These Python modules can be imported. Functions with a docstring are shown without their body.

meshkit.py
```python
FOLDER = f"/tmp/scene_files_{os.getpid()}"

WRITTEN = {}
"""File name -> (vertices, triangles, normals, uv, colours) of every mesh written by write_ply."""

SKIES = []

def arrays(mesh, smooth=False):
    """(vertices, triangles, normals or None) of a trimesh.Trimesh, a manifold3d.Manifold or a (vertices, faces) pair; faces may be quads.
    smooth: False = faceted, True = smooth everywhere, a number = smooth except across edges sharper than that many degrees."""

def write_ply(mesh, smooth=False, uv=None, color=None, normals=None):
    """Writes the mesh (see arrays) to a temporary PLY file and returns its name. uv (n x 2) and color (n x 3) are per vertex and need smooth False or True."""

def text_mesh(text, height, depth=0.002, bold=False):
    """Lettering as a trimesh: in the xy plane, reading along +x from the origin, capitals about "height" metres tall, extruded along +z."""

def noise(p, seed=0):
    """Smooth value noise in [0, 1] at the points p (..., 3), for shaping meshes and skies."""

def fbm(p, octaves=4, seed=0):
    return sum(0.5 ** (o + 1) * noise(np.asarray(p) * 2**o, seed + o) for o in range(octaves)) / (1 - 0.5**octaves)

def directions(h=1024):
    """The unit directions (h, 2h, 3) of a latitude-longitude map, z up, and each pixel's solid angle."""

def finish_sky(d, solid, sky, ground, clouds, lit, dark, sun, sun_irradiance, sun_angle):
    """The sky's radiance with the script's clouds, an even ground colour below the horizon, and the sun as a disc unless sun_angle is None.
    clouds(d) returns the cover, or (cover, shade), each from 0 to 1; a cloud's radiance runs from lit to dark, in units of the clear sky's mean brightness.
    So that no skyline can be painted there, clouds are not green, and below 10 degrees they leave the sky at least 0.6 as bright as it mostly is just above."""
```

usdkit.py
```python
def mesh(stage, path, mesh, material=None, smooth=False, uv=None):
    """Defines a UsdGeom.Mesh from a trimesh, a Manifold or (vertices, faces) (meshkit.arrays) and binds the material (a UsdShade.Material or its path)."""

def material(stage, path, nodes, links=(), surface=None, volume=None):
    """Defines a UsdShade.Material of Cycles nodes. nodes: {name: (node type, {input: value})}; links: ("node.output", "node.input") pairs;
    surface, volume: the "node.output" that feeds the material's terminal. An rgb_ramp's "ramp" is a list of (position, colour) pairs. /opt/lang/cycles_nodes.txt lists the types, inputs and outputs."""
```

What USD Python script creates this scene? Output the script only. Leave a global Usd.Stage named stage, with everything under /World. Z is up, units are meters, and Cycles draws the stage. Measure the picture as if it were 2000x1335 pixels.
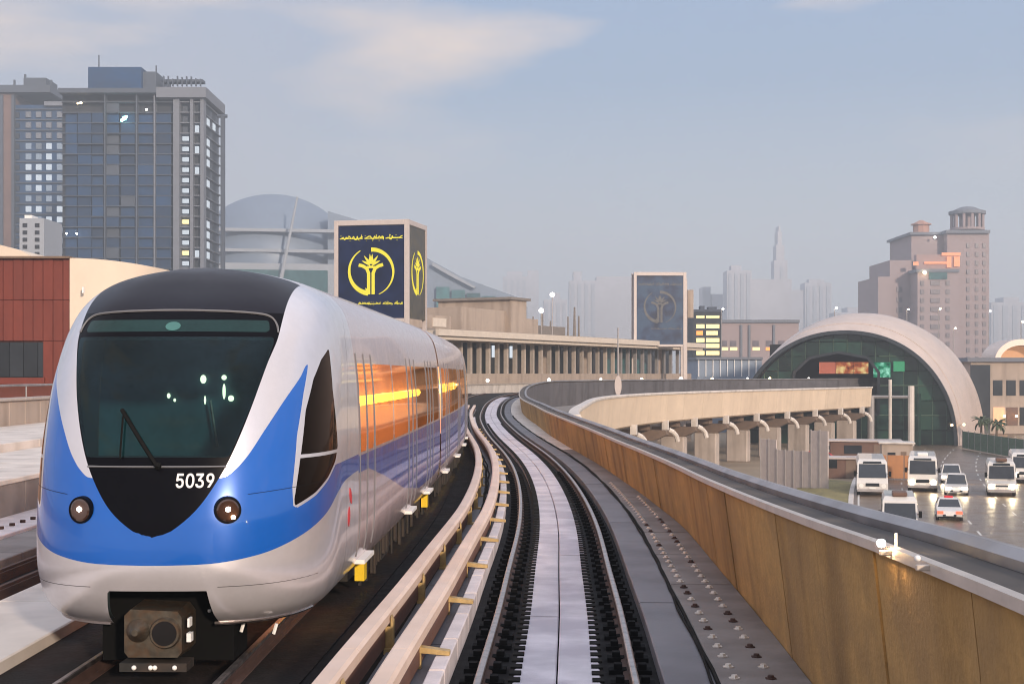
import math, random
import numpy as np, trimesh, usdkit, meshkit
from pxr import Usd, UsdGeom, UsdLux, UsdShade, Gf, Sdf, Vt
from scipy.interpolate import PchipInterpolator, CubicSpline
from shapely.geometry import Polygon, Point, box as sbox, LineString
from shapely.ops import unary_union
from shapely import affinity

rng = random.Random(7)
stage = Usd.Stage.CreateInMemory()
UsdGeom.SetStageUpAxis(stage, UsdGeom.Tokens.z)
UsdGeom.SetStageMetersPerUnit(stage, 1.0)
UsdGeom.Xform.Define(stage, '/World'); UsdGeom.Scope.Define(stage, '/World/Looks')

# ------------------------------------------------------------------ camera, sky, sun, exposure
FP, HOR, EYE = 2770.0, 730.0, 10.3          # focal length and horizon in the photograph's pixels, eye height in metres
EXPOSURE = 0.58
SKY_STRENGTH = 0.1
CLOUD_AT, VEIL_AT = (8.45, 0.0, 10.32), (7.0, 7.5, 0.0)
SUN_EL, SUN_DIR = math.radians(15), (0.40, -0.92)
SUN_I, SUN_ANGLE = 0.85, 3.0
cam = UsdGeom.Camera.Define(stage, '/World/camera')
cam.AddTranslateOp().Set(Gf.Vec3d(0, 0, EYE)); cam.AddRotateXOp().Set(90)
cam.CreateHorizontalApertureAttr(36.0); cam.CreateVerticalApertureAttr(36.0 * 1335 / 2000)
cam.CreateFocalLengthAttr(FP / 2000 * 36); cam.CreateVerticalApertureOffsetAttr((HOR - 667.5) / 2000 * 36)
cam.CreateClippingRangeAttr(Gf.Vec2f(0.1, 20000)); cam.CreateExposureAttr(EXPOSURE)

dome = UsdLux.DomeLight.Define(stage, '/World/sky')
dome.GetPrim().SetCustomDataByKey('kind', 'structure')
N = {
    'sky': ('sky_texture', {'sky_type': 'single_scattering', 'sun_disc': False, 'sun_elevation': SUN_EL, 'sun_rotation': math.atan2(*SUN_DIR),
                            'air_density': 1.0, 'aerosol_density': 2.5, 'ozone_density': 1.0}),
    'tc': ('texture_coordinate', {}),
    'sep': ('separate_xyz', {}),
    'veil': ('rgb_ramp', {'ramp': [(0.0, (6.4, 6.1, 6.3)), (0.05, (5.6, 5.5, 5.8)), (0.12, (3.9, 4.3, 5.0)), (0.20, (2.5, 3.3, 4.6)), (0.28, (2.3, 3.2, 4.8)), (0.5, (5.2, 6.0, 7.6)), (1.0, (8.6, 9.2, 10.8))]}),
    'map': ('mapping', {'scale': (1.6, 1.6, 6.5), 'location': CLOUD_AT}),
    'n1': ('noise_texture', {'scale': 2.3, 'detail': 5.0, 'roughness': 0.48}),
    'cf': ('map_range', {'from_min': 0.52, 'from_max': 0.74, 'to_min': 0.0, 'to_max': 0.85, 'clamp': True}),
    'hi': ('map_range', {'from_min': 0.12, 'from_max': 0.22, 'to_min': 0.0, 'to_max': 1.0, 'clamp': True}),
    'map2': ('mapping', {'scale': (1.3, 1.3, 2.0), 'location': VEIL_AT}),
    'n2': ('noise_texture', {'scale': 1.0, 'detail': 2.0, 'roughness': 0.4}),
    'gf': ('map_range', {'from_min': 0.40, 'from_max': 0.62, 'to_min': 0.0, 'to_max': 0.8, 'clamp': True}),
    'cm': ('math', {'math_type': 'multiply'}),
    'm1': ('mix', {'fac': 0.9}),
    'm3': ('mix', {'color2': (4.2, 4.0, 4.3)}),
    'm2': ('mix', {'color2': (7.9, 6.1, 4.8)}),
    'bg': ('background_shader', {'strength': SKY_STRENGTH}),
}
sky_mat = usdkit.material(stage, '/World/Looks/sky', N, [
    ('tc.generated', 'sep.vector'), ('sep.z', 'veil.fac'), ('tc.generated', 'map.vector'), ('map.vector', 'n1.vector'), ('n1.fac', 'cf.value'),
    ('sep.z', 'hi.value'), ('cf.result', 'cm.value1'), ('hi.result', 'cm.value2'),
    ('tc.generated', 'map2.vector'), ('map2.vector', 'n2.vector'), ('n2.fac', 'gf.value'), ('gf.result', 'm3.fac'), ('sky.color', 'm1.color1'), ('veil.color', 'm1.color2'), ('m1.color', 'm3.color1'), ('m3.color', 'm2.color1'), ('cm.value', 'm2.fac'), ('m2.color', 'bg.color')], surface='bg.background')
UsdShade.MaterialBindingAPI.Apply(dome.GetPrim()).Bind(sky_mat)
sun = UsdLux.DistantLight.Define(stage, '/World/sun')
sun.CreateNormalizeAttr(True); sun.CreateIntensityAttr(SUN_I); sun.CreateAngleAttr(SUN_ANGLE); sun.CreateColorAttr(Gf.Vec3f(1.0, 0.80, 0.62))
_az = math.degrees(math.atan2(SUN_DIR[1], SUN_DIR[0]))
sun.AddRotateZOp().Set(_az + 90); sun.AddRotateXOp().Set(90 - math.degrees(SUN_EL))

# ------------------------------------------------------------------ helpers
def at(x, y, d):
    """The point that lies d metres ahead of the camera on the ray through a place in the photograph."""
    return np.array([(x - 1000) * d / FP, d, EYE - (y - HOR) * d / FP])

used = {}
def path_for(parent, name):
    base = parent if isinstance(parent, str) else str(parent.GetPath())
    k = used[(base, name)] = used.get((base, name), -1) + 1
    return f'{base}/{name}' if k == 0 else f'{base}/{name}_{k:03d}'

def tag(p, label=None, cat=None, group=None, kind=None):
    p = p.GetPrim() if hasattr(p, 'GetPrim') else p
    for k, v in (('label', label), ('category', cat), ('group', group), ('kind', kind)):
        if v: p.SetCustomDataByKey(k, v)
    return p

def thing(name, label, cat, loc=(0, 0, 0), rot=0.0, group=None):
    x = UsdGeom.Xform.Define(stage, path_for('/World', name))
    x.AddTranslateOp().Set(Gf.Vec3d(*map(float, loc)))
    if rot: x.AddRotateZOp().Set(math.degrees(rot))
    return tag(x, label, cat, group)

def copy_of(src, label, loc, rot=0.0, group=None, name=None):
    x = UsdGeom.Xform.Define(stage, path_for('/World', name or stemname(src)))
    x.AddTranslateOp().Set(Gf.Vec3d(*map(float, loc)))
    if rot: x.AddRotateZOp().Set(math.degrees(rot))
    x.GetPrim().GetReferences().AddInternalReference(src.GetPath()); x.GetPrim().SetInstanceable(True)
    return tag(x, label, src.GetCustomDataByKey('category'), group or src.GetCustomDataByKey('group'))

def stemname(p):
    n = p.GetName()
    return n[:-4] if n[-4:-3] == '_' and n[-3:].isdigit() else n

def obj(name, mesh, mat, parent='/World', smooth=False, kind=None, label=None):
    if isinstance(mesh, MB): mesh = mesh.out()
    m = usdkit.mesh(stage, path_for(parent, name), mesh, mat, smooth)
    p = m.GetPrim()
    if kind: p.SetCustomDataByKey('kind', kind)
    if label: p.SetCustomDataByKey('label', label)
    return p

def raw(name, v, f, n, mat, parent):
    m = UsdGeom.Mesh.Define(stage, path_for(parent, name))
    m.CreatePointsAttr(Vt.Vec3fArray.FromNumpy(np.asarray(v, np.float32)))
    m.CreateFaceVertexCountsAttr(Vt.IntArray.FromNumpy(np.full(len(f), 3, np.int32)))
    m.CreateFaceVertexIndicesAttr(Vt.IntArray.FromNumpy(np.asarray(f, np.int32).ravel()))
    m.CreateSubdivisionSchemeAttr('none')
    if n is not None:
        m.CreateNormalsAttr(Vt.Vec3fArray.FromNumpy(np.asarray(n, np.float32))); m.SetNormalsInterpolation('vertex')
    UsdShade.MaterialBindingAPI.Apply(m.GetPrim()).Bind(mat)
    return m.GetPrim()

class MB:
    """Collects shapes that make one mesh."""
    def __init__(s): s.v, s.f, s.n = [], [], 0
    def add(s, v, f):
        v = np.asarray(v, float); f = np.asarray(f, int)
        if f.shape[1] == 4: f = np.vstack([f[:, [0, 1, 2]], f[:, [0, 2, 3]]])
        s.v.append(v); s.f.append(f + s.n); s.n += len(v); return s
    def tm(s, m): return s.add(m.vertices, m.faces)
    def box(s, c, d, rot=0.0, ch=0.0):
        m = chamfer_box(d, ch) if ch else trimesh.creation.box(d)
        if rot: m.apply_transform(trimesh.transformations.rotation_matrix(rot, (0, 0, 1)))
        m.apply_translation(c); return s.tm(m)
    def b(s, x0, x1, y0, y1, z0, z1, ch=0.0): return s.box(((x0 + x1) / 2, (y0 + y1) / 2, (z0 + z1) / 2), (abs(x1 - x0), abs(y1 - y0), abs(z1 - z0)), 0, ch)
    def bar(s, a, b, r, n=6, r2=None):
        a, b = np.asarray(a, float), np.asarray(b, float); d = b - a; L = np.linalg.norm(d); d /= L
        u = np.cross(d, (0, 0, 1) if abs(d[2]) < .9 else (1, 0, 0)); u /= np.linalg.norm(u); w = np.cross(d, u)
        t = np.arange(n) * 2 * np.pi / n; ring = np.outer(np.cos(t), u) + np.outer(np.sin(t), w); r2 = r if r2 is None else r2
        v = np.vstack([a + r * ring, b + r2 * ring, a[None], b[None]]); i = np.arange(n); j = (i + 1) % n
        return s.add(v, np.vstack([np.c_[i, j, j + n], np.c_[i, j + n, i + n], np.c_[j, i, np.full(n, 2 * n)], np.c_[i + n, j + n, np.full(n, 2 * n + 1)]]))
    def ball(s, c, r, sub=1, sc=(1, 1, 1)):
        m = trimesh.creation.icosphere(sub, r); m.vertices = m.vertices * sc + c; return s.tm(m)
    def poly(s, pg, o, u, w, depth):
        """Extrudes a shapely polygon: o + x*u + y*w, thickened along u x w."""
        u, w = np.asarray(u, float), np.asarray(w, float); n = np.cross(u, w)
        for g in getattr(pg, 'geoms', [pg]):
            if g.is_empty or g.area < 1e-6: continue
            m = trimesh.creation.extrude_polygon(g, depth, engine='earcut'); p = m.vertices
            s.add(np.asarray(o) + np.outer(p[:, 0], u) + np.outer(p[:, 1], w) + np.outer(p[:, 2], n), m.faces)
        return s
    def out(s): return trimesh.Trimesh(np.vstack(s.v), np.vstack(s.f), process=False)

def chamfer_box(d, c):
    d = np.asarray(d, float) / 2; c = min(c, d.min() * .95); pts = []
    for sx in (-1, 1):
        for sy in (-1, 1):
            for sz in (-1, 1):
                for k in range(3):
                    q = d.copy(); q -= c; q[k] += c; pts.append(q * (sx, sy, sz))
    return trimesh.convex.convex_hull(np.array(pts))

class Path:
    def __init__(s, pts):
        p = np.asarray(pts, float); t = np.r_[0, np.cumsum(np.linalg.norm(np.diff(p, axis=0), axis=1))]
        s.c, s.L = CubicSpline(t, p), t[-1]
        s.tt = np.linspace(0, s.L, 4000); s.yy = s.c(s.tt)[:, 1]
    def t(s, y): return float(np.interp(y, np.maximum.accumulate(s.yy), s.tt))
    def frame(s, t):
        p = s.c(t); d = s.c(t, 1); d = d / np.linalg.norm(d, axis=-1, keepdims=True)
        return p, d, np.stack([d[..., 1], -d[..., 0]], -1)
    def pt(s, t, u, z):
        p, d, r = s.frame(t); q = p + np.asarray(u)[..., None] * r
        return np.concatenate([q, np.broadcast_to(np.asarray(z, float)[..., None], q.shape[:-1] + (1,))], -1)
    def ang(s, t): d = s.frame(t)[1]; return math.atan2(d[1], d[0])

def sweep(path, t0, t1, prof, step=1.0, zf=None, mb=None):
    """prof: list of (u, z), or a function of t giving it; closed outline swept along the path between t0 and t1."""
    mb = mb or MB(); ts = np.linspace(t0, t1, max(2, int(math.ceil((t1 - t0) / step)) + 1)); rows = []
    for t in ts:
        pr = np.asarray(prof(t) if callable(prof) else prof, float)
        z = pr[:, 1] + (zf(t) if zf else 0); rows.append(path.pt(np.full(len(pr), t), pr[:, 0], z))
    pr = np.asarray(prof(t0) if callable(prof) else prof, float); k = len(pr)
    area = 0.5 * np.sum(pr[:, 0] * np.roll(pr[:, 1], -1) - np.roll(pr[:, 0], -1) * pr[:, 1])
    v = np.vstack(rows); f = []; i = np.arange(k); j = (i + 1) % k
    for a in range(len(ts) - 1):
        q = np.c_[a * k + i, a * k + j, (a + 1) * k + j, (a + 1) * k + i]; f.append(q if area > 0 else q[:, ::-1])
    f = np.vstack(f); f = np.vstack([f[:, [0, 1, 2]], f[:, [0, 2, 3]]])
    cap = trimesh.creation.triangulate_polygon(Polygon(pr), engine='earcut')[1] if k > 4 else np.array([[0, 1, 2], [0, 2, 3]])[:k - 2]
    f = np.vstack([f, cap[:, ::-1], cap + (len(ts) - 1) * k]); return mb.add(v, f)

def R(u0, u1, z0, z1): return [(u0, z0), (u1, z0), (u1, z1), (u0, z1)]

# ------------------------------------------------------------------ materials
LOOK = {}
def M(name, col, rough=0.6, metal=0.0, var=0.15, scale=2.0, stretch=(1, 1, 1), bump=0.0, bscale=25.0, coat=0.0, spec=0.5, emit=None, es=0.0, tint=None, tscale=0.4, tamt=0.0, rand=0.0, streak=0.0, rvar=0.15):
    """Principled surface whose colour and gloss vary with noise over the real surface; tint: second colour in large soft patches; streak: run-off marks."""
    n = {'g': ('geometry', {}), 'mp': ('mapping', {'scale': stretch}), 'n': ('noise_texture', {'scale': scale, 'detail': 6.0, 'roughness': 0.6}),
         'r': ('map_range', {'from_min': 0.25, 'from_max': 0.75, 'to_min': 1 - var, 'to_max': 1 + var}),
         'c': ('mix', {'mix_type': 'multiply', 'fac': 1.0, 'color1': col}),
         'rr': ('map_range', {'from_min': 0.3, 'from_max': 0.7, 'to_min': max(0.02, rough * (1 - rvar)), 'to_max': min(1, rough * (1 + rvar))}),
         'p': ('principled_bsdf', {'metallic': metal, 'coat_weight': coat, 'specular_ior_level': spec})}
    l = [('g.position', 'mp.vector'), ('mp.vector', 'n.vector'), ('n.fac', 'r.value'), ('r.result', 'c.color2'), ('n.fac', 'rr.value'), ('rr.result', 'p.roughness')]
    last = 'c.color'
    if tint is not None:
        n['tn'] = ('noise_texture', {'scale': tscale, 'detail': 3.0}); n['tr'] = ('map_range', {'from_min': 0.42, 'from_max': 0.62, 'to_min': 0.0, 'to_max': tamt, 'clamp': True}); n['tm'] = ('mix', {'color2': tint})
        l += [('g.position', 'tn.vector'), ('tn.fac', 'tr.value'), ('tr.result', 'tm.fac'), (last, 'tm.color1')]; last = 'tm.color'
    if streak:
        n['sm'] = ('mapping', {'scale': (1.1, 1.1, 0.10)}); n['sn'] = ('noise_texture', {'scale': 1.1, 'detail': 1.5}); n['sr'] = ('map_range', {'from_min': 0.48, 'from_max': 0.72, 'to_min': 0.0, 'to_max': streak, 'clamp': True}); n['sx'] = ('mix', {'mix_type': 'multiply', 'color2': (0.25, 0.21, 0.17)})
        l += [('g.position', 'sm.vector'), ('sm.vector', 'sn.vector'), ('sn.fac', 'sr.value'), ('sr.result', 'sx.fac'), (last, 'sx.color1')]; last = 'sx.color'
    if rand:
        n['oi'] = ('object_info', {}); n['or'] = ('map_range', {'to_min': 1 - rand, 'to_max': 1 + rand}); n['om'] = ('mix', {'mix_type': 'multiply', 'fac': 1.0})
        l += [('oi.random', 'or.value'), ('or.result', 'om.color2'), (last, 'om.color1')]; last = 'om.color'
    l.append((last, 'p.base_color'))
    if bump:
        n['bn'] = ('noise_texture', {'scale': bscale, 'detail': 5.0}); n['b'] = ('bump', {'strength': bump, 'distance': 0.02})
        l += [('g.position', 'bn.vector'), ('bn.fac', 'b.height'), ('b.normal', 'p.normal')]
    if emit is not None: n['p'][1].update({'emission_color': emit, 'emission_strength': es})
    m = LOOK[name] = usdkit.material(stage, f'/World/Looks/{name}', n, l, surface='p.BSDF'); return m

def lamp(name, col, strength):
    m = LOOK[name] = usdkit.material(stage, f'/World/Looks/{name}', {'e': ('emission', {'color': col, 'strength': strength})}, [], surface='e.emission'); return m

def pane(name, tint, gloss=(1, 1, 1), ior=1.5, rough=0.03, add=0.0):
    n = {'t': ('transparent_bsdf', {'color': tint}), 'g': ('glossy_bsdf', {'color': gloss, 'roughness': rough}), 'f': ('fresnel', {'IOR': ior}), 'a': ('math', {'math_type': 'add', 'use_clamp': True, 'value2': add}), 'm': ('mix_closure', {})}
    m = LOOK[name] = usdkit.material(stage, f'/World/Looks/{name}', n, [('f.fac', 'a.value1'), ('a.value', 'm.fac'), ('t.BSDF', 'm.closure1'), ('g.BSDF', 'm.closure2')], surface='m.closure'); return m

slab_mat = M('slab_concrete', (0.56, 0.53, 0.585), 0.5, var=0.24, scale=1.6, tint=(0.34, 0.31, 0.37), tscale=1.3, tamt=0.75, bump=0.2, bscale=40, rand=0.06)
dark_slab = M('dark_slab', (0.17, 0.165, 0.185), 0.6, var=0.2, scale=1.5, tint=(0.11, 0.105, 0.12), tscale=0.8, tamt=0.7, bump=0.2, bscale=40)
walk_mat = M('walkway_concrete', (0.20, 0.18, 0.175), 0.65, var=0.25, scale=2.0, tint=(0.12, 0.10, 0.095), tscale=1.1, tamt=0.7, bump=0.25, bscale=40)
kerb_mat = M('kerb_concrete', (0.58, 0.53, 0.55), 0.65, var=0.2, scale=3, rand=0.12, bump=0.2)
trough = M('black_trough', (0.012, 0.011, 0.012), 0.85, var=0.4, scale=4, spec=0.15)
ballast = M('dark_bed', (0.012, 0.010, 0.010), 0.9, var=0.5, scale=6, tint=(0.024, 0.012, 0.010), tscale=1.2, tamt=0.6, bump=0.5, spec=0.2)
steel = M('rail_steel', (0.42, 0.37, 0.35), 0.35, 1.0, var=0.2, scale=6)
rust = M('rusty_steel', (0.055, 0.026, 0.02), 0.8, 0.0, var=0.4, scale=9)
bolt_mat = M('bolt_head', (0.62, 0.57, 0.52), 0.4, 0.3, var=0.2)
clip_black = M('clip_black', (0.006, 0.006, 0.007), 0.8, var=0.4, spec=0.06)
rubber = M('black_rubber', (0.007, 0.007, 0.007), 0.8, var=0.3, spec=0.1)
parapet_mat = M('parapet_concrete', (0.42, 0.25, 0.095), 0.93, spec=0.2, var=0.20, scale=5.0, tint=(0.29, 0.18, 0.085), tscale=0.9, tamt=0.75, bump=0.5, bscale=22, rand=0.06, streak=0.42)
rim_mat = M('rim_metal', (0.50, 0.44, 0.39), 0.4, 0.4, var=0.2, scale=3)
grey_rail = M('grey_duct', (0.27, 0.26, 0.27), 0.45, 0.3, var=0.25, scale=2.5, tint=(0.14, 0.13, 0.13), tscale=0.9, tamt=0.6)
grey_girder = M('grey_girder', (0.105, 0.10, 0.11), 0.8, var=0.2, scale=0.8, rand=0.08, streak=0.4)
duct_mat = M('duct_floor', (0.085, 0.08, 0.08), 0.85, 0.0, spec=0.15, var=0.3, scale=2.0, tint=(0.17, 0.145, 0.125), tscale=0.6, tamt=0.6)
white_conc = M('white_concrete', (0.62, 0.57, 0.53), 0.7, var=0.14, scale=1.0, streak=0.3, bump=0.1)
beige_girder = M('beige_girder', (0.68, 0.55, 0.42), 0.7, var=0.08, scale=0.4, streak=0.10, rand=0.04)
pier_mat = M('pier_concrete', (0.44, 0.38, 0.34), 0.8, var=0.15, scale=0.6, streak=0.4)
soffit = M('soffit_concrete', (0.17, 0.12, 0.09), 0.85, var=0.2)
cover_mat = M('rail_cover', (0.74, 0.58, 0.49), 0.5, var=0.1, scale=2, tint=(0.6, 0.44, 0.34), tscale=0.7, tamt=0.5)
brown_side = M('conductor_side', (0.15, 0.075, 0.055), 0.6, var=0.3, scale=5)
ochre = M('ochre_bracket', (0.42, 0.29, 0.12), 0.5, var=0.3, scale=8)
silver = M('train_silver', (0.68, 0.66, 0.70), 0.27, 0.55, var=0.03, scale=0.8, coat=0.4)
side_silver = M('train_side', (0.70, 0.57, 0.57), 0.2, 0.6, var=0.05, scale=0.8, stretch=(2, 2, .4), coat=0.3)  # peach of the reflected sunset mixed into the silver base
blue = M('train_blue', (0.003, 0.10, 0.46), 0.22, 0.15, var=0.04, scale=1, coat=0.8)
side_blue = M('train_side_blue', (0.028, 0.075, 0.34), 0.22, 0.15, var=0.2, scale=2, stretch=(2, 2, .3), coat=0.5)
black_gloss = M('train_black', (0.003, 0.003, 0.005), 0.3, var=0.1, spec=0.08)
cap_black = M('train_cap', (0.009, 0.009, 0.016), 0.38, var=0.1, spec=0.22)
seal_grey = M('seal_grey', (0.16, 0.16, 0.17), 0.5, var=0.1)
cab_dark = M('cab_lining', (0.02, 0.035, 0.04), 0.8, var=0.3)
under = M('underframe', (0.014, 0.013, 0.012), 0.7, var=0.5, scale=7, tint=(0.05, 0.03, 0.02), tscale=4, tamt=0.5)
coupler_mat = M('coupler_steel', (0.10, 0.085, 0.066), 0.45, 0.7, var=0.35, scale=14, tint=(0.12, 0.07, 0.04), tscale=9, tamt=0.7)
yellow = M('yellow_paint', (0.80, 0.55, 0.02), 0.45, var=0.1)
white_paint = M('white_paint', (0.80, 0.79, 0.77), 0.4, var=0.08)
red_paint = M('red_paint', (0.62, 0.03, 0.04), 0.4, var=0.05)
warm_in = M('lit_interior', (0.5, 0.25, 0.14), 0.7, var=0.3, scale=1.5, stretch=(1, 4, .5), emit=(1.0, 0.48, 0.27), es=0.55)  # orange glow, added behind the train windows for the reflected sunset
strip_l = lamp('interior_strip', (1.0, 0.70, 0.10), 8.0)  # yellow streak added to imitate horizon glow on the train windows
warm_l = lamp('warm_lamp', (1.0, 0.72, 0.38), 14.0)
white_l = lamp('white_lamp', (1.0, 0.95, 0.85), 12.0)
head_l = lamp('headlamp', (1.0, 0.80, 0.50), 80.0)
hot_l = lamp('bright_bulkhead', (1.0, 0.68, 0.34), 170.0)
red_l = lamp('red_lamp', (1.0, 0.10, 0.05), 2.0)
green_l = lamp('green_lamp', (0.06, 0.8, 0.36), 0.8)
cyan_l = lamp('cyan_flood', (0.25, 1.0, 0.85), 9.0)
orange_l = lamp('orange_sign', (1.0, 0.32, 0.08), 1.5)
def mottled(name, c1, c2, strength, scale, c3=(1.0, 0.75, 0.3)):
    n = {'g': ('geometry', {}), 'n': ('noise_texture', {'scale': scale, 'detail': 3.0}), 'r': ('rgb_ramp', {'ramp': [(0.3, c1), (0.5, c2), (0.7, c3)]}), 'e': ('emission', {'strength': strength})}
    m = LOOK[name] = usdkit.material(stage, f'/World/Looks/{name}', n, [('g.position', 'n.vector'), ('n.fac', 'r.fac'), ('r.color', 'e.color')], surface='e.emission'); return m
orange_sign = mottled('orange_screen', (0.10, 0.02, 0.01), (0.55, 0.13, 0.04), 0.55, 1.1)
green_screen = mottled('green_screen', (0.0, 0.06, 0.03), (0.02, 0.30, 0.15), 0.6, 1.3, (0.45, 1.0, 0.75))
neon_l = lamp('pink_neon', (1.0, 0.36, 0.18), 1.1)
lit_win = lamp('lit_window', (1.0, 0.78, 0.35), 1.3)
dim_win = lamp('dim_window', (0.75, 0.85, 1.0), 0.33)
pale_win = lamp('pale_window', (0.8, 0.85, 0.95), 0.2)
white_win = lamp('white_window', (0.85, 0.92, 1.0), 0.6)
gold_l = lamp('gold_lettering', (0.95, 0.78, 0.07), 0.75)
wind_glass = pane('windscreen_glass', (0.30, 0.50, 0.52), (0.7, 0.9, 0.95), 1.45, 0.02)
copper_glass = pane('copper_glass', (0.85, 0.55, 0.35), (1.0, 0.62, 0.40), 1.7, 0.05, 0.12)  # sunset reflection put into the tint of the train windows
cab_glass = pane('cab_glass', (0.10, 0.055, 0.035), (0.75, 0.5, 0.38), 1.3, 0.05, 0.0)
green_glass = M('green_glass', (0.008, 0.026, 0.021), 0.15, 0.0, var=0.9, scale=0.45, spec=0.4, rvar=0.4, rand=0.7, tint=(0.018, 0.06, 0.036), tscale=0.25, tamt=0.6)  # patchy tint and pane variation stand in for green-lit reflections
dark_glass = M('dark_glass', (0.02, 0.024, 0.03), 0.12, var=0.4, scale=0.5, rand=0.4)
teal_glass = M('teal_glass', (0.04, 0.12, 0.13), 0.12, var=0.4, scale=0.5, rand=0.4)
veh_glass = M('vehicle_glass', (0.03, 0.035, 0.045), 0.08, var=0.2)
veh_white = M('vehicle_white', (0.62, 0.60, 0.58), 0.35, var=0.04, coat=0.5)
tyre = M('tyre', (0.015, 0.015, 0.016), 0.8, var=0.2)
shell_mat = M('station_shell', (0.60, 0.49, 0.43), 0.42, 0.25, var=0.08, scale=0.5, rand=0.05)
red_clad = M('red_cladding', (0.15, 0.026, 0.014), 0.42, var=0.15, scale=0.8, stretch=(2, 2, .5), rand=0.10, coat=0.2)
cream = M('cream_render', (0.66, 0.56, 0.46), 0.8, var=0.07, scale=0.5)
frame_grey = M('billboard_frame', (0.52, 0.46, 0.44), 0.55, 0.1, var=0.06)
navy = M('billboard_navy', (0.006, 0.014, 0.055), 0.5, var=0.5, scale=0.6, spec=0.25)
navy_dim = M('billboard_navy_dim', (0.010, 0.028, 0.085), 0.4, var=0.9, scale=0.5, spec=0.35, tint=(0.03, 0.07, 0.13), tscale=.5, tamt=.8)
dim_gold = M('dim_print', (0.07, 0.075, 0.085), 0.4, var=0.3)
side_print = M('side_print', (0.06, 0.05, 0.03), 0.4, var=0.9, scale=1.2)
tan = M('tan_wall', (0.38, 0.31, 0.26), 0.85, var=0.12, scale=0.4, streak=0.3)
roof_pale = M('roof_pale', (0.60, 0.53, 0.46), 0.75, var=0.1)
column_mat = M('column_stone', (0.38, 0.33, 0.29), 0.8, var=0.15, rand=0.15)
roof_dark = M('roof_dark', (0.20, 0.175, 0.16), 0.85, var=0.2)
conc_tower = M('tower_concrete', (0.065, 0.08, 0.11), 0.85, var=0.2, scale=0.15, rand=0.1)
tower_pale = M('tower_pale', (0.15, 0.165, 0.20), 0.85, var=0.12, scale=0.1)
tower_net = M('tower_netting', (0.008, 0.035, 0.095), 0.8, var=0.35, scale=0.12, rand=0.35)
tower_dark = M('tower_opening', (0.015, 0.02, 0.03), 0.7, var=0.3)
pink_wall = M('hotel_stone', (0.30, 0.245, 0.255), 0.85, var=0.08, scale=0.1)
hotel_win = M('hotel_window', (0.10, 0.085, 0.11), 0.3, var=0.3)
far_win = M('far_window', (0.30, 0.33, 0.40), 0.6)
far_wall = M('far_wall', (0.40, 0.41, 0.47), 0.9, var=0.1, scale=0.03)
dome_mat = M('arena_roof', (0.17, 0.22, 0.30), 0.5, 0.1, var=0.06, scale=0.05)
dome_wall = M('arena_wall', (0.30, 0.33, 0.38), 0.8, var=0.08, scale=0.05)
asphalt = M('asphalt', (0.135, 0.088, 0.055), 0.40, var=0.25, scale=0.5, rvar=0.3, bump=0.1, bscale=8)
sand = M('sand', (0.30, 0.23, 0.16), 0.95, var=0.25, scale=0.08, tint=(0.2, 0.16, 0.115), tscale=0.03, tamt=0.8)
verge = M('dry_verge', (0.20, 0.17, 0.07), 0.95, var=0.4, scale=0.8)
paint = M('road_paint', (0.6, 0.58, 0.55), 0.6, var=0.15)
fence_green = M('fence_green', (0.07, 0.12, 0.085), 0.8, var=0.3)
hoard = M('hoarding', (0.46, 0.40, 0.38), 0.6, var=0.1, rand=0.06)
leaf = M('palm_leaf', (0.05, 0.07, 0.03), 0.7, var=0.4)
bark = M('palm_bark', (0.14, 0.10, 0.07), 0.9, var=0.3)
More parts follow.
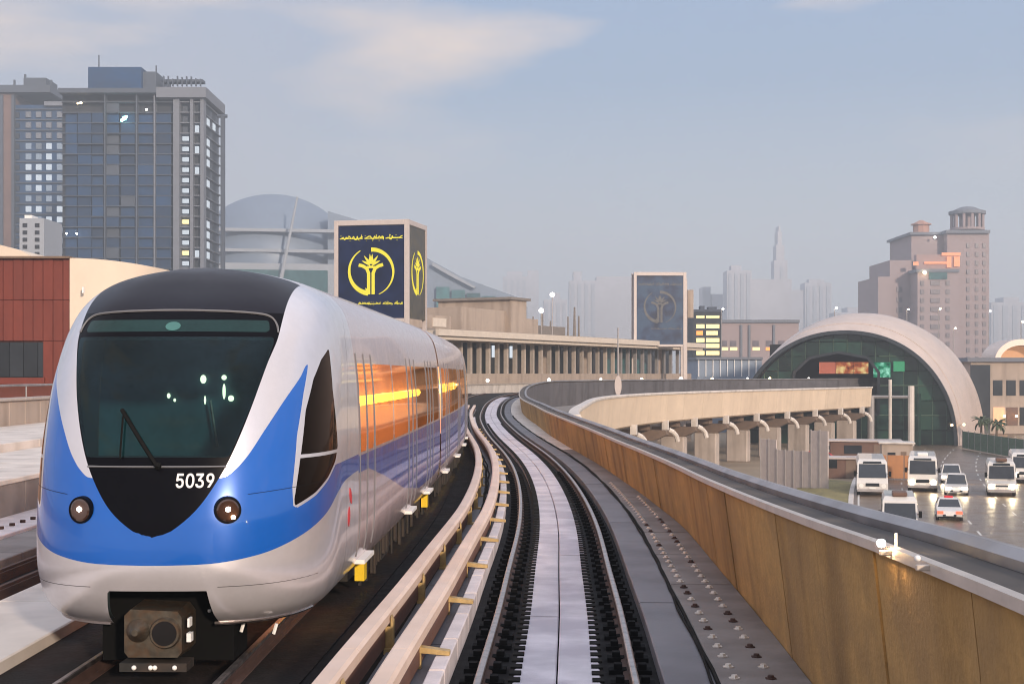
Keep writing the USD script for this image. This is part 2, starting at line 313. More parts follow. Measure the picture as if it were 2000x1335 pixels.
red_cab = M('red_cabin', (0.13, 0.07, 0.05), 0.7, var=0.25, scale=0.7)
orange_p = M('orange_barrier', (0.42, 0.19, 0.08), 0.5, var=0.1)
pole_mat = M('pole_grey', (0.34, 0.32, 0.32), 0.5, 0.3, var=0.1)

# ------------------------------------------------------------------ ground, road, haze
g = MB(); g.b(-2400, 2400, -300, 2500, -0.6, 0.0); obj('ground', g, sand, kind='structure')
ROAD = Path([(16, 30), (25, 70), (33, 105), (42, 140), (55, 180), (75, 230), (110, 300), (160, 400)])
r = MB(); sweep(ROAD, 0, ROAD.L, R(-7.5, 17.5, 0.0, 0.02), 4, mb=r); obj('road', r, asphalt, kind='structure')
r = MB()
for u in (-3.4, 0.3, 4.0, 7.7, 11.4):
    t = 20.0
    while t < 170: sweep(ROAD, t, t + 2.5, R(u - .07, u + .07, 0.020, 0.026), 2, mb=r); t += 7
for u in (-7.1, 17.1): sweep(ROAD, 5, 200, R(u - .07, u + .07, 0.020, 0.026), 4, mb=r)
obj('road_marking', r, paint, kind='structure')
r = MB(); sweep(ROAD, 20, 150, [(-7.9, 0), (-7.5, 0), (-7.5, .13), (-7.55, .15), (-7.9, .15)], 3, mb=r); obj('kerb', r, white_conc, kind='structure')
r = MB(); sweep(ROAD, 20, 105, [(-12.5, 0), (-7.9, 0), (-7.9, .12), (-10, .3), (-12.5, .12)], 2, mb=r); obj('verge', r, verge, kind='structure')

HAZE = usdkit.material(stage, '/World/Looks/haze', {'v': ('principled_volume', {'color': (0.87, 0.94, 1.0), 'density': 0.00068, 'anisotropy': 0.25})}, [], volume='v.volume')
g = MB(); g.b(-2500, 2500, -400, 2600, -1.6, 192); obj('haze', g, HAZE, kind='stuff')

# ------------------------------------------------------------------ the elevated line
DECK = 7.5                       # top of the track slab above the street
C = Path([(-.10, -14), (-.02, -6), (0.03, 0), (.22, 7), (.41, 13), (.55, 16.5), (.66, 20), (.82, 25), (.9, 30), (.86, 38), (.5, 49), (-.1, 60), (-.75, 74), (-1.3, 90), (-1.55, 108),
          (-1.1, 123), (1.0, 137), (6, 152), (14, 168), (24, 184), (36, 199), (48, 211), (56, 218)])
L = Path([(-3.40, -14), (-3.40, 0), (-3.37, 13.25), (-3.35, 15), (-3.33, 16.5), (-3.27, 19), (-3.1, 27.5), (-3.02, 33), (-3.0, 45), (-3.3, 56), (-4.2, 70), (-5.0, 88), (-5.45, 108),
          (-5.0, 126), (-2.6, 143), (3, 158), (11, 174), (21, 190.5), (33, 206), (45, 218)])
def rise(t):
    y = np.interp(t, C.tt, C.yy); k = np.clip((y - 100) / 42, 0, 1); return DECK + 0.95 * k * k * (3 - 2 * k)
def rise_l(t):
    y = np.interp(t, L.tt, L.yy); k = np.clip((y - 104) / 42, 0, 1); return DECK + 0.95 * k * k * (3 - 2 * k)
hp = PchipInterpolator([-20, 5, 9, 12, 18, 27, 40, 60, 110, 300], [1.80, 1.78, 1.69, 1.57, 1.35, 1.14, 1.06, 1.10, 1.12, 1.12])
def H(t): return float(hp(np.interp(t, C.tt, C.yy)))
T = C.t
up_ = PchipInterpolator([-20, 24, 31, 38, 50, 62, 80, 300], [2.34, 2.32, 2.18, 2.03, 1.94, 2.05, 2.28, 2.34])
def U(t): return float(up_(np.interp(t, C.tt, C.yy)))      # how far the inner face of the right parapet stands from the track centre
via = thing('metro_viaduct', 'long curved concrete metro viaduct carrying the two tracks and swinging right toward the arch', 'viaduct')
# deck bed under both tracks
d = MB()
sweep(C, 0, C.L, lambda tt: [(-6.35, -.5), (U(tt) + .1, -.5), (U(tt) + .1, -.16), (-6.35, -.16)], 1.5, rise, d); obj('deck', d, trough, via)
d = MB(); sweep(C, T(-12), T(118), R(-5.9, -2.45, -.157, -.135), 1.5, rise, d); obj('track_bed', d, ballast, via)
# centre slabs, side slabs and walkway panels, one by one
def panels(name, u0, u1, z0, z1, y0, y1, ln, mat, gap=.03, path=C, zf=rise, step=1.2):
    t, te = path.t(y0), path.t(y1)
    while t < te:
        t2 = min(te, t + ln); dz = rng.uniform(-.004, .004)
        obj(name, sweep(path, t + gap / 2, t2 - gap / 2, lambda tt, dz=dz: [(u0, z0), (min(u1, U(tt) - .03), z0), (min(u1, U(tt) - .03), z1 + dz - .012), (min(u1, U(tt) - .03) - .012, z1 + dz), (u0 + .012, z1 + dz), (u0, z1 + dz - .012)], step, zf), mat, via); t = t2
panels('slab_panel', -.405, -.008, -.17, 0, -6, 128, 5.6, slab_mat)
panels('slab_panel', .008, .405, -.17, 0, -6, 128, 5.6, slab_mat)
panels('side_slab', .985, 1.46, -.17, -.01, -6, 128, 4.7, dark_slab)
panels('walkway_panel', 1.475, 2.30, -.17, .025, -6, 52, 3.1, walk_mat)
panels('walkway_panel', 1.475, 2.30, -.17, .025, 52.05, 128, 3.1, white_conc)  # far stretch in paler concrete, sunlight on the walkway put into the colour
panels('inner_slab', -1.78, -1.22, -.17, -.06, -6, 110, 4.2, dark_slab)
panels('kerb_block', -1.185, -1.035, -.17, .07, -4, 90, 1.55, kerb_mat, gap=.07)
# raised strips of rubber teeth along the slab edges
rb = MB()
for u in (-.385, .385):
    t = T(3)
    while t < T(80):
        sweep(C, t, t + .15, R(u - .06, u + .05, -.005, .014), 1, rise, rb); t += .3
obj('rubber_pad', rb, rubber, via, kind='stuff')
# loose cables beside the walkway and between the power rails
for u0, r_, sd in ((1.47, .022, 1), (1.43, .015, 2), (-1.55, .03, 3), (-1.49, .02, 4)):
    cr_ = random.Random(sd); ts_ = np.arange(T(2), T(95), .5); us_ = u0 + np.convolve([cr_.uniform(-.05, .05) for _ in ts_], np.ones(5) / 5, 'same'); zz_ = np.array([rise(q_) for q_ in ts_]) + (.012 if u0 > 0 else -.03); P = C.pt(ts_, us_, zz_); m = MB()
    for a, b in zip(P[:-1], P[1:]): m.bar(a, b, r_, 5)
    obj('cable', m, rubber, via)
# bolt heads in two rows along the walkway
for u in (1.62, 1.95):
    t = T(6.5)
    while t < T(36) and u < U(t) - .2:
        q = C.pt(np.array([t]), np.array([u]), np.array([rise(t) + .025]))[0]
        b = MB(); b.bar(q, q + (0, 0, .012), .055, 6); b.bar(q + (0, 0, .012), q + (0, 0, .036), .036, 6, .028); obj('bolt', b, bolt_mat if rng.random() < .8 else rust, via); t += .5
# right parapet: leaning precast panels, metal lip, duct and outer hand rail
LEAN = -.20
t = T(-8); k = 0
while t < C.L - 1:
    ln = 2.2 if t < T(90) else 3.0
    t2 = min(C.L, t + ln); off = rng.uniform(-.008, .008)
    def prof(tt, off=off):
        h = H(tt); return [(U(tt) + off, -.17), (U(tt) + .26 + off, -.17), (U(tt) + .26 + LEAN * .5 + off, h - .03), (U(tt) + LEAN + off, h - .03)]
    obj('parapet_panel', sweep(C, t + .012, t2 - .012, prof, .8, rise), parapet_mat, via); t = t2
obj('parapet_lip', sweep(C, T(-8), C.L, lambda tt: [(U(tt) + LEAN - .025, H(tt) - .05), (U(tt) + LEAN + .035, H(tt) - .03), (U(tt) + LEAN + .035, H(tt) + .02), (U(tt) + LEAN - .025, H(tt) + .015)], .8, rise), rim_mat, via)
obj('cable_duct', sweep(C, T(-8), C.L, lambda tt: [(U(tt) + LEAN + .036, H(tt) - .026), (U(tt) + .18, H(tt) - .026), (U(tt) + .30, H(tt) - .06), (U(tt) + .30, H(tt) - .03), (U(tt) + .18, H(tt) - .008), (U(tt) + LEAN + .036, H(tt) - .008)], .8, rise), duct_mat, via)
obj('hand_rail', sweep(C, T(-8), C.L, lambda tt: [(U(tt) + x, H(tt) + z) for x, z in ((.23, -.04), (.35, -.04), (.38, .03), (.35, .09), (.27, .10), (.21, .05))], .8, rise), grey_rail, via)
# outside of the girder, in segments
t = T(-8)
while t < C.L - 1:
    t2 = min(C.L, t + 3.0)
    obj('girder_segment', sweep(C, t + .01, t2 - .01, lambda tt: [(-6.0, -.52), (-3.2, -2.1), (-.6, -2.1), (U(tt) - .4, -1.9), (U(tt) + .27, -1.5), (U(tt) + .33, H(tt) - .10), (U(tt) + .272, H(tt) - .10), (U(tt) + .1, -.52)], 1.0, rise), grey_girder, via); t = t2
# left parapet of the line beyond the train
t = T(58)
while t < C.L - 1:
    t2 = min(C.L, t + 3.0)
    obj('parapet_panel', sweep(C, t + .012, t2 - .012, lambda tt: [(-6.35, -.16), (-6.1, -.16), (-6.0, .72), (-6.35, .72)], 1.0, rise), white_conc, via, label='white panel of the far parapet'); t = t2
obj('coping', sweep(C, T(58), C.L, [(-6.42, .723), (-5.93, .723), (-5.93, .84), (-6.42, .84)], 1.0, rise), rim_mat, via)
# piers of the line
for y in (20, 52, 84, 116, 146, 176):
    t = T(y); p, dd, rr = C.frame(t); q = p - 1.8 * rr; z = float(rise(t)) - 2.15
    m = MB(); m.bar((q[0], q[1], 0), (q[0], q[1], z - 1.2), .95, 14); m.bar((q[0], q[1], z - 1.2), (q[0], q[1], z), .95, 14, 1.5); obj('pier', m, pier_mat, via)

# ------------------------------------------------------------------ rails
def rail(path, zf, u, y0, y1, label, fast=True):
    x = thing('running_rail', label, 'rail')
    t0, t1 = path.t(y0), path.t(y1)
    obj('rail_head', sweep(path, t0, t1, [(u - .028, -.015), (u + .028, -.015), (u + .036, .0), (u + .032, .026), (u + .02, .033), (u - .02, .033), (u - .032, .026), (u - .036, .0)], .8, zf), steel, x)
    obj('rail_web', sweep(path, t0, t1, [(u - .075, -.14), (u + .075, -.14), (u + .07, -.125), (u + .015, -.11), (u + .015, -.0152), (u - .015, -.0152), (u - .015, -.11), (u - .07, -.125)], .8, zf), rust, x)
    if fast:
        t = path.t(max(y0, 5))
        while t < path.t(min(y1, 42)):
            m = MB(); sweep(path, t, t + .17, R(u - .21, u + .21, -.158, -.115), 1, zf, m); sweep(path, t + .03, t + .14, R(u - .16, u - .08, -.115, -.06), 1, zf, m); sweep(path, t + .03, t + .14, R(u + .08, u + .16, -.115, -.06), 1, zf, m)
            obj('fastener', m, clip_black, x); t += .6
rail(C, rise, -.7175, -8, 150, 'shiny left rail of the empty track nearest the kerb blocks')
rail(C, rise, .7175, -8, 150, 'shiny right rail of the empty track beside the walkway')
rail(L, rise_l, -.7175, -8, 140, 'rail under the left side of the oncoming blue metro train', False)
rail(L, rise_l, .7175, -8, 140, 'rail under the right side of the oncoming blue metro train', False)
def PU(t): return float(np.interp(np.interp(t, C.tt, C.yy), [10, 26], [-.11, 0]))
for u, nm, lab in ((-1.30, 0, 'pinkish covered power rail nearest the kerb blocks'), (-1.76, 1, 'pinkish covered power rail beside the oncoming train')):
    x = thing('power_rail', lab, 'power rail')
    t, te, k = T(-6), T(108), 0
    while t < te:
        t2 = min(te, t + 6.2)
        obj('cover', sweep(C, t + .004, t2 - .004, lambda tt: [(u + PU(tt) + a_, b_) for a_, b_ in ((-.095, .23), (.095, .23), (.095, .325), (.065, .355), (-.065, .355), (-.095, .325))], .8, rise), cover_mat, x); t = t2
    obj('conductor', sweep(C, T(-6), te, lambda tt: R(u + PU(tt) - .05, u + PU(tt) + .05, -.02, .229), .8, rise), brown_side, x)
    t = T(4.4) + nm * .9; u0_ = u
    while t < T(70):
        m = MB(); u = u0_ + PU(t)
        if nm == 0:
            sweep(C, t, t + .12, [(u + .02, .10), (u + .34, .075), (u + .34, .115), (u + .02, .16)], 1, rise, m); sweep(C, t + .02, t + .10, R(u - .04, u + .06, -.06, .19), 1, rise, m)
        else:
            sweep(C, t, t + .14, [(u + .052, -.06), (u + .13, -.06), (u + .13, .24), (u + .108, .30), (u + .108, .19), (u + .052, .19)], 1, rise, m); sweep(C, t - .05, t + .19, R(u + .04, u + .20, -.09, -.03), 1, rise, m)
        obj('bracket', m, ochre, x); t += 3.1

# ------------------------------------------------------------------ stepped decks left of the train
sv = thing('side_viaduct', 'pale stepped concrete deck and walls on the far side of the train', 'viaduct')
def strip(name, x0, x1, z0, z1, mat, ln=None, y0=4, y1=66):
    y = y0
    while y < y1:
        y2 = min(y1, y + (ln or 100)); m = MB(); m.b(x0, x1, y + .012, y2 - .012, DECK + z0, DECK + z1, .015); obj(name, m, mat, sv); y = y2
strip('slab_panel', -6.35, -5.0, -.5, 0.0, white_conc, 4.5)
strip('trough', -7.6, -6.35, -.6, -.16, trough)
strip('ledge', -8.55, -7.6, -.5, .04, walk_mat, 3.0)
strip('side_slab', -9.6, -8.55, -.5, .10, kerb_mat, 3.0)
strip('wall_panel', -9.85, -9.6, -.5, .70, walk_mat, 2.4)
strip('wide_coping', -13.0, -9.58, .70, .80, white_conc, 7)
strip('upper_coping', -17.3, -13.0, .60, 1.02, white_conc, 7)
strip('upper_wall_panel', -17.6, -17.3, .6, 1.86, tan, 1.6)
strip('hand_rail', -17.75, -17.2, 1.87, 1.97, rim_mat); strip('hand_rail', -17.52, -17.42, 2.36, 2.44, grey_rail)
for y in np.arange(6, 66, 3.0):
    m = MB(); m.bar((-17.47, y, DECK + 1.95), (-17.47, y, DECK + 2.38), .03, 6); obj('post', m, grey_rail, sv)
bb = MB()
for y in np.arange(6, 60, .55): bb.bar((-8.9, y, DECK + .10), (-8.9, y, DECK + .15), .05, 6)
obj('bolt_row', bb, rust, sv, kind='stuff')
for u in (-6.72, -7.3):
    x = thing('running_rail', 'dark rail in the trough left of the train, %s' % ('closest to the pale slab' if u > -7 else 'closest to the bolted ledge'), 'rail')
    m = MB(); m.b(u - .03, u + .03, 4, 66, DECK - .02, DECK + .02); obj('rail_head', m, rust, x); m = MB(); m.b(u - .06, u + .06, 4, 66, DECK - .158, DECK - .021); obj('rail_web', m, rust, x)
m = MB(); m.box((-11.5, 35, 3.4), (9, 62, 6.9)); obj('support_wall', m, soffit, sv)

# ------------------------------------------------------------------ the oncoming train
train = thing('metro_train', 'blue and silver driverless metro train with black nose numbered 5039', 'train')
# cross-section rows: height, half width, how far the nose tip sits back, how far the nose corner curves back
PROF = np.array([(0.40, 1.30, .40, 2.0), (0.55, 1.40, .16, 2.1), (0.75, 1.45, .05, 2.15), (1.00, 1.47, 0.0, 2.15), (1.40, 1.475, 0.02, 2.15), (2.00, 1.475, .16, 2.1), (2.50, 1.46, .34, 2.1), (2.90, 1.43, .54, 2.1),
                 (3.25, 1.38, .80, 2.0), (3.50, 1.31, 1.05, 2.0), (3.66, 1.20, 1.3, 1.9), (3.79, 1.02, 1.55, 1.75), (3.88, .75, 1.8, 1.6), (3.94, .4, 2.1, 1.4), (3.96, 0., 2.3, 1.2)])
PROF[:, 1] *= 1.02
_k = np.linspace(0, 1, len(PROF)); PZ, PW, PS, PB = [PchipInterpolator(_k, PROF[:, i]) for i in range(4)]
EXN = 2.9
T_NOSE = float(np.interp(13.25, L.yy, L.tt))
def tw(s, l, z):
    """Train-local (distance behind the nose, sideways, height above rail) to the world."""
    t = T_NOSE + np.asarray(s, float); p, dd, rr = L.frame(t)
    zz = np.asarray(z, float) + DECK
    return np.concatenate([p + np.asarray(l)[..., None] * rr, np.broadcast_to(zz, p.shape[:-1])[..., None]], -1)
def vnormals(P, f):
    n = np.zeros_like(P); fn = np.cross(P[f[:, 1]] - P[f[:, 0]], P[f[:, 2]] - P[f[:, 0]])
    for k in range(3): np.add.at(n, f[:, k], fn)
    ln = np.linalg.norm(n, axis=1, keepdims=True); return n / np.maximum(ln, 1e-12)
class Skin:
    """A part of the body surface: vertices with world position, normal and train-local s, l, z."""
    def __init__(s, A, f): s.A, s.f = A, f
    s_ = property(lambda q: q.A[:, 6]); l_ = property(lambda q: q.A[:, 7]); z_ = property(lambda q: q.A[:, 8])
    def split(q, val):
        """Cuts along val = 0; returns (val > 0 side, the rest)."""
        A, f = q.A, q.f; up = val > 0; c = up[f].sum(1); pos, neg, newA, cache = [f[c == 3]], [f[c == 0]], [], {}; n0 = len(A)
        def mid(a, b):
            k = (a, b) if a < b else (b, a)
            if k not in cache:
                w = val[k[0]] / (val[k[0]] - val[k[1]]); r = A[k[0]] * (1 - w) + A[k[1]] * w; cache[k] = n0 + len(newA); newA.append(r)
            return cache[k]
        for tri in f[(c == 1) | (c == 2)]:
            u = [bool(up[i]) for i in tri]; one = sum(u) == 1; k = u.index(one); a, b, d = tri[k], tri[(k + 1) % 3], tri[(k + 2) % 3]
            ab, ad = mid(a, b), mid(a, d); (pos if one else neg).append(np.array([[a, ab, ad]])); (neg if one else pos).append(np.array([[ab, b, d], [ab, d, ad]]))
        A2 = np.vstack([A, np.array(newA)]) if newA else A
        def pack(fl):
            fl = np.vstack(fl) if fl else np.zeros((0, 3), int); ids, inv = np.unique(fl, return_inverse=True); return Skin(A2[ids], inv.reshape(-1, 3))
        return pack(pos), pack(neg)
    def put(q, name, mat, parent, off=0.0):
        if not len(q.f): return None
        n = q.A[:, 3:6]; n = n / np.maximum(np.linalg.norm(n, axis=1, keepdims=True), 1e-9)
        return raw(name, q.A[:, :3] + off * n, q.f, n, mat, parent)
def skin(s, l, z, weld=True):
    r, c = s.shape; P = tw(s, l, z).reshape(-1, 3); i = np.arange(r * c).reshape(r, c)
    a, b, d, e = i[:-1, :-1].ravel(), i[:-1, 1:].ravel(), i[1:, 1:].ravel(), i[1:, :-1].ravel()
    f = np.vstack([np.c_[a, b, d], np.c_[a, d, e]]); ar = np.linalg.norm(np.cross(P[f[:, 1]] - P[f[:, 0]], P[f[:, 2]] - P[f[:, 0]]), axis=1); n = vnormals(P, f[ar > 1e-9])
    return Skin(np.c_[P, n, s.ravel(), l.ravel(), z.ravel()], f[ar > 1e-9])
def poly_field(poly, x, y):
    """Signed distance to a closed outline, positive inside."""
    poly = np.asarray(poly, float); d = np.full(x.shape, 1e9); ins = np.zeros(x.shape, bool); n = len(poly)
    for k in range(n):
        (x0, y0), (x1, y1) = poly[k], poly[(k + 1) % n]; ex, ey = x1 - x0, y1 - y0
        w = np.clip(((x - x0) * ex + (y - y0) * ey) / (ex * ex + ey * ey), 0, 1); d = np.minimum(d, np.hypot(x - x0 - w * ex, y - y0 - w * ey))
        with np.errstate(divide='ignore', invalid='ignore'): ins ^= ((y0 > y) != (y1 > y)) & (x < ex * (y - y0) / (ey if ey else 1e-12) + x0)
    return np.where(ins, d, -d)
def smooth_poly(p, r=.05):
    g = Polygon(p).buffer(r, quad_segs=5).buffer(-2 * r, quad_segs=5).buffer(r, quad_segs=5); return list(g.exterior.coords)[:-1]
def surf_s(l, z):
    """Where the nose surface lies at sideways l and height z."""
    vv = np.linspace(0, .72, 300); v = np.interp(z, PZ(vv), vv); w = PW(v); k = np.clip(np.abs(l) / w, 0, .9999); return PS(v) + PB(v) * (1 - (1 - k ** EXN) ** (1 / EXN))

# nose: fine skin cut into its painted and glazed areas
NB = 3.6                                    # where the nose ends and the plain side begins
rows = np.linspace(0, 1, 150); th = np.linspace(-1, 1, 181) * np.pi / 2
V, TH = np.meshgrid(rows, th, indexing='ij'); w = PW(V); sn, cn = np.sin(TH), np.cos(TH)
ln = w * np.sign(sn) * np.abs(sn) ** (2 / EXN); sq = PS(V) + PB(V) * (1 - np.abs(cn) ** (2 / EXN)); zn = PZ(V)
ext = np.linspace(0, 1, 26)[1:]
def side_ext(sg):
    e = ext if sg > 0 else ext[::-1]; s0 = (PS(rows) + PB(rows))[:, None]; return s0 + (NB - s0) * e[None], np.broadcast_to(sg * PW(rows)[:, None], (len(rows), len(ext))), np.broadcast_to(PZ(rows)[:, None], (len(rows), len(ext)))
sl, ll, zl = side_ext(-1); sr_, lr_, zr_ = side_ext(1)
nose = skin(np.hstack([sl, sq, sr_]), np.hstack([ll, ln, lr_]), np.hstack([zl, zn, zr_]))
MZ = [1.27, 1.30, 1.38, 1.54, 1.73, 1.96, 2.2, 2.52, 2.9, 3.2, 3.5, 3.7, 3.9, 4.0]; MW = [0, .12, .25, .42, .55, .67, .76, .855, .945, 1.01, 1.02, 1.02, 1.02, 1.02]
mwf = PchipInterpolator(MZ, MW)
def mask_field(k): return np.minimum(np.minimum(mwf(np.clip(k.z_, 1.27, 4)) - np.abs(k.l_), 2.35 - k.s_), (k.z_ - 1.27))
pocket = [(-.50, .20), (-.43, .765), (.50, .765), (.58, .20)]
_, nose = nose.split(np.where(nose.s_ < 2.2, poly_field(pocket, nose.l_, nose.z_), -1.0))
mask, body = nose.split(mask_field(nose))
q = lambda k: k.s_ + np.abs(k.l_)
WIN = smooth_poly([(3.27, 3.08), (2.90, 2.95), (2.57, 2.75), (2.26, 2.44), (2.03, 1.99), (1.80, 1.51), (2.37, 1.62), (2.80, 1.74), (3.18, 1.89), (3.33, 2.03), (3.21, 2.63)], .03)
win, body = body.split(poly_field(WIN, q(body), body.z_)); win, winbar = win.split(np.abs(win.z_ - 1.99) - .018)
zb = PchipInterpolator([0, .5, 1.13, 1.84, 2.71, 3.4, 4.1, 5.2, 8], [1.01, 1.02, 1.08, 1.20, 1.38, 1.56, 1.64, 1.66, 1.66])
zt = PchipInterpolator([0, .8, .96, 1.11, 1.45, 1.87, 2.26, 2.50, 2.75, 3.3, 3.6, 8], [1.80, 1.82, 1.89, 1.99, 2.26, 2.55, 2.77, 2.90, 2.30, 1.93, 1.84, 1.84])
def blue_field(k):
    qq = q(k); right = np.interp(k.z_, [.5, 1.42, 1.47, 1.7, 2.2, 2.6, 2.92], [9, 9, 1.80, 1.81, 2.0, 2.26, 2.52])
    lower = np.minimum(k.z_ - zb(np.clip(qq, 0, 8)), zt(np.clip(qq, 0, 8)) - k.z_)
    tail = np.minimum(k.z_ - zb(np.clip(qq, 0, 8)), np.interp(qq, [1.7, 1.80, 2.37, 2.80, 3.18, 3.4, 8], [1.4, 1.48, 1.59, 1.71, 1.85, 1.85, 1.85]) - k.z_)
    return np.maximum(np.minimum(lower, right - qq), np.where(qq > 1.72, tail, -1))
blu, sil = body.split(blue_field(body))
GL = smooth_poly([(-.985, 3.17), (.985, 3.17), (.93, 2.80), (.84, 2.48), (.72, 2.12), (.68, 2.01), (-.68, 2.01), (-.72, 2.12), (-.84, 2.48), (-.93, 2.80)], .035)
glass, mask = mask.split(np.where(mask.s_ < 1.6, poly_field(GL, mask.l_, mask.z_), -1.0))
VIS = smooth_poly([(-.93, 3.22), (.93, 3.22), (.90, 3.34), (-.90, 3.34)], .03)
visor, mask = mask.split(np.where(mask.s_ < 1.6, poly_field(VIS, mask.l_, mask.z_), -1.0))
cap, mask = mask.split(mask.z_ - 3.42)
OUT = np.array([(-1.0, 3.22), (-.96, 3.33), (-.86, 3.40), (-.5, 3.43), (0, 3.44), (.5, 3.43), (.86, 3.40), (.96, 3.33), (1.0, 3.22)])
sil.put('nose_shell', silver, train); blu.put('blue_front', blue, train); mask.put('black_mask', black_gloss, train); cap.put('black_cap', cap_black, train)
ws = glass.put('windscreen', wind_glass, train); visor.put('sun_visor', M('visor_green', (0.006, 0.028, 0.028), 0.3, var=0.3, spec=0.3), train)
ribs = MB(); pts = PchipInterpolator(np.arange(9), OUT)(np.linspace(0, 8, 60)); pw = tw(surf_s(pts[:, 0], pts[:, 1]) - .008, pts[:, 0], pts[:, 1])
for a, b in zip(pw[:-1], pw[1:]): ribs.bar(a, b, .011, 5)
obj('visor_seal', ribs, seal_grey, train)
ribs = MB(); xs = np.linspace(-.66, .66, 24); pw = tw(surf_s(xs, xs * 0 + 1.925) - .006, xs, xs * 0 + 1.925)
for a, b in zip(pw[:-1], pw[1:]): ribs.bar(a, b, .009, 4)
obj('lower_seal', ribs, seal_grey, train)
wm = MB()
for a, b, r_ in (((-.36, 2.46), (.02, 1.94), .022), ((-.34, 2.40), (-.33, 2.0), .01), ((.02, 1.94), (.06, 1.93), .035)):
    xs = np.linspace(a[0], b[0], 10); zs = np.linspace(a[1], b[1], 10); pw = tw(surf_s(xs, zs) - .04, xs, zs)
    for u_, v_ in zip(pw[:-1], pw[1:]): wm.bar(u_, v_, r_, 5)
obj('wiper', wm, rubber, ws)
for sg, lab in ((-1, None), (1, 'cab side window with copper reflections')):
    part, win2 = win.split(sg * win.l_)
    o = part.put('cab_side_window', cab_glass, train); bar_, _ = winbar.split(sg * winbar.l_); bar_.put('glazing_bar', silver, o)
# dark lining, bulkhead and desk seen through the glass
liner = nose.split(3.2 - nose.s_)[0]; _, liner = liner.split(np.where(liner.s_ < 1.7, poly_field(GL, liner.l_, liner.z_), -1.0)); _, liner = liner.split(poly_field(WIN, q(liner), liner.z_))
liner.put('cab_lining', cab_dark, train, -.05)
vv = np.linspace(0, 1, 40); hw = PW(vv) * .96; zz = PZ(vv)
ring = np.vstack([np.c_[hw, zz], np.c_[-hw[::-1], zz[::-1]]]); pg = Polygon(ring).buffer(0)
o = tw(np.array(3.15), np.array(0.), np.array(0.)); dd = L.frame(T_NOSE + 3.15)[2]
m = MB(); m.poly(pg, o, (dd[0], dd[1], 0), (0, 0, 1), .04); bulk = obj('cab_bulkhead', m, M('bulkhead', (0.03, 0.09, 0.115), 0.6, var=0.4, scale=3), train)
def tbox(mb, s0, s1, l0, l1, z0, z1):
    P = np.array([tw(np.array(s), np.array(l), np.array(z)) for s in (s0, s1) for l in (l0, l1) for z in (z0, z1)]); return mb.tm(trimesh.convex.convex_hull(P))
m = MB(); tbox(m, .75, 1.5, -1.2, 1.2, .8, 1.95); obj('desk', m, cab_dark, train)
for l, z, rz, rw in ((-.22, 2.74, .05, .035), (.02, 2.76, .03, .03), (.02, 2.60, .09, .018), (.10, 2.52, .035, .035), (-.62, 2.55, .03, .02), (-.55, 2.50, .02, .015), (.62, 2.12, .025, .02), (-.2, 2.5, .05, .012)):
    m = MB(); m.tm(trimesh.Trimesh(trimesh.creation.icosphere(2).vertices * (rw, .02, rz) + tw(np.array(3.07), np.array(l), np.array(z)), trimesh.creation.icosphere(2).faces)); obj('cab_lamp', m, lamp('cab_lamp_glow', (1.0, 0.88, 0.55), 2.2) if 'cab_lamp_glow' not in LOOK else LOOK['cab_lamp_glow'], bulk)
m = MB()
for a, b in (((.55, 1.98), (.60, 2.62)), ((.72, 1.98), (.66, 2.62)), ((-.02, 1.98), (-.1, 2.5))):
    m.bar(tw(np.array(2.9), np.array(a[0]), np.array(a[1])), tw(np.array(2.9), np.array(b[0]), np.array(b[1])), .015, 6)
obj('grab_pole', m, steel, bulk)
# panel seams
def seam(pts, name='panel_seam', r_=.003):
    m = MB()
    for a, b in zip(pts[:-1], pts[1:]): m.bar(a, b, r_, 4)
    obj(name, m, rubber, train)
for sg in (-1, 1):
    zs = np.linspace(.5, 3.5, 40); vs = np.interp(zs, PZ(rows), rows); sb = PS(vs) + PB(vs) + .28
    seam(tw(np.maximum(sb, 2.55), sg * (PW(vs) - .002), zs))
    l_ = np.linspace(.86, 1.44, 16); seam(tw(surf_s(l_, l_ * 0 + 1.66 + .10 * (l_ - .86)), sg * l_, 1.66 + .10 * (l_ - .86)))
    l_ = np.linspace(.60, 1.40, 16); seam(tw(surf_s(l_, l_ * 0 + .80), sg * l_, l_ * 0 + .80))
# headlamps
for l in (-.69, .69):
    c = tw(np.array(surf_s(abs(l), 1.52) - .02), np.array(l), np.array(1.52)); e = 1e-2
    a1 = tw(np.array(surf_s(abs(l) + e, 1.52)), np.array(l + math.copysign(e, l)), np.array(1.52)); a0 = tw(np.array(surf_s(abs(l), 1.52)), np.array(l), np.array(1.52)); u = (a1 - a0) * math.copysign(1, l); u /= np.linalg.norm(u)
    n = np.cross(u, (0, 0, 1)); n = n if n[1] < 0 else -n
    m = MB(); m.bar(a0 - .04 * n, a0 + .025 * n, .134, 28, .126); hl = obj('headlight', m, black_gloss, train)
    m = MB(); m.bar(a0 + .0252 * n, a0 + .034 * n, .106, 28, .09); obj('lens', m, M('lamp_lens', (0.06, 0.03, 0.022), 0.06, 0.3, var=0.3, coat=1.0) if 'lamp_lens' not in LOOK else LOOK['lamp_lens'], hl)
    m = MB(); m.ball(a0 + .035 * n + (0, 0, .01), .026); obj('bulb', m, white_l, hl)
    if l > 0: m = MB(); m.ball(a0 + .034 * n + np.array((.05, 0, -.065)), .022); obj('bulb', m, warm_l, hl)
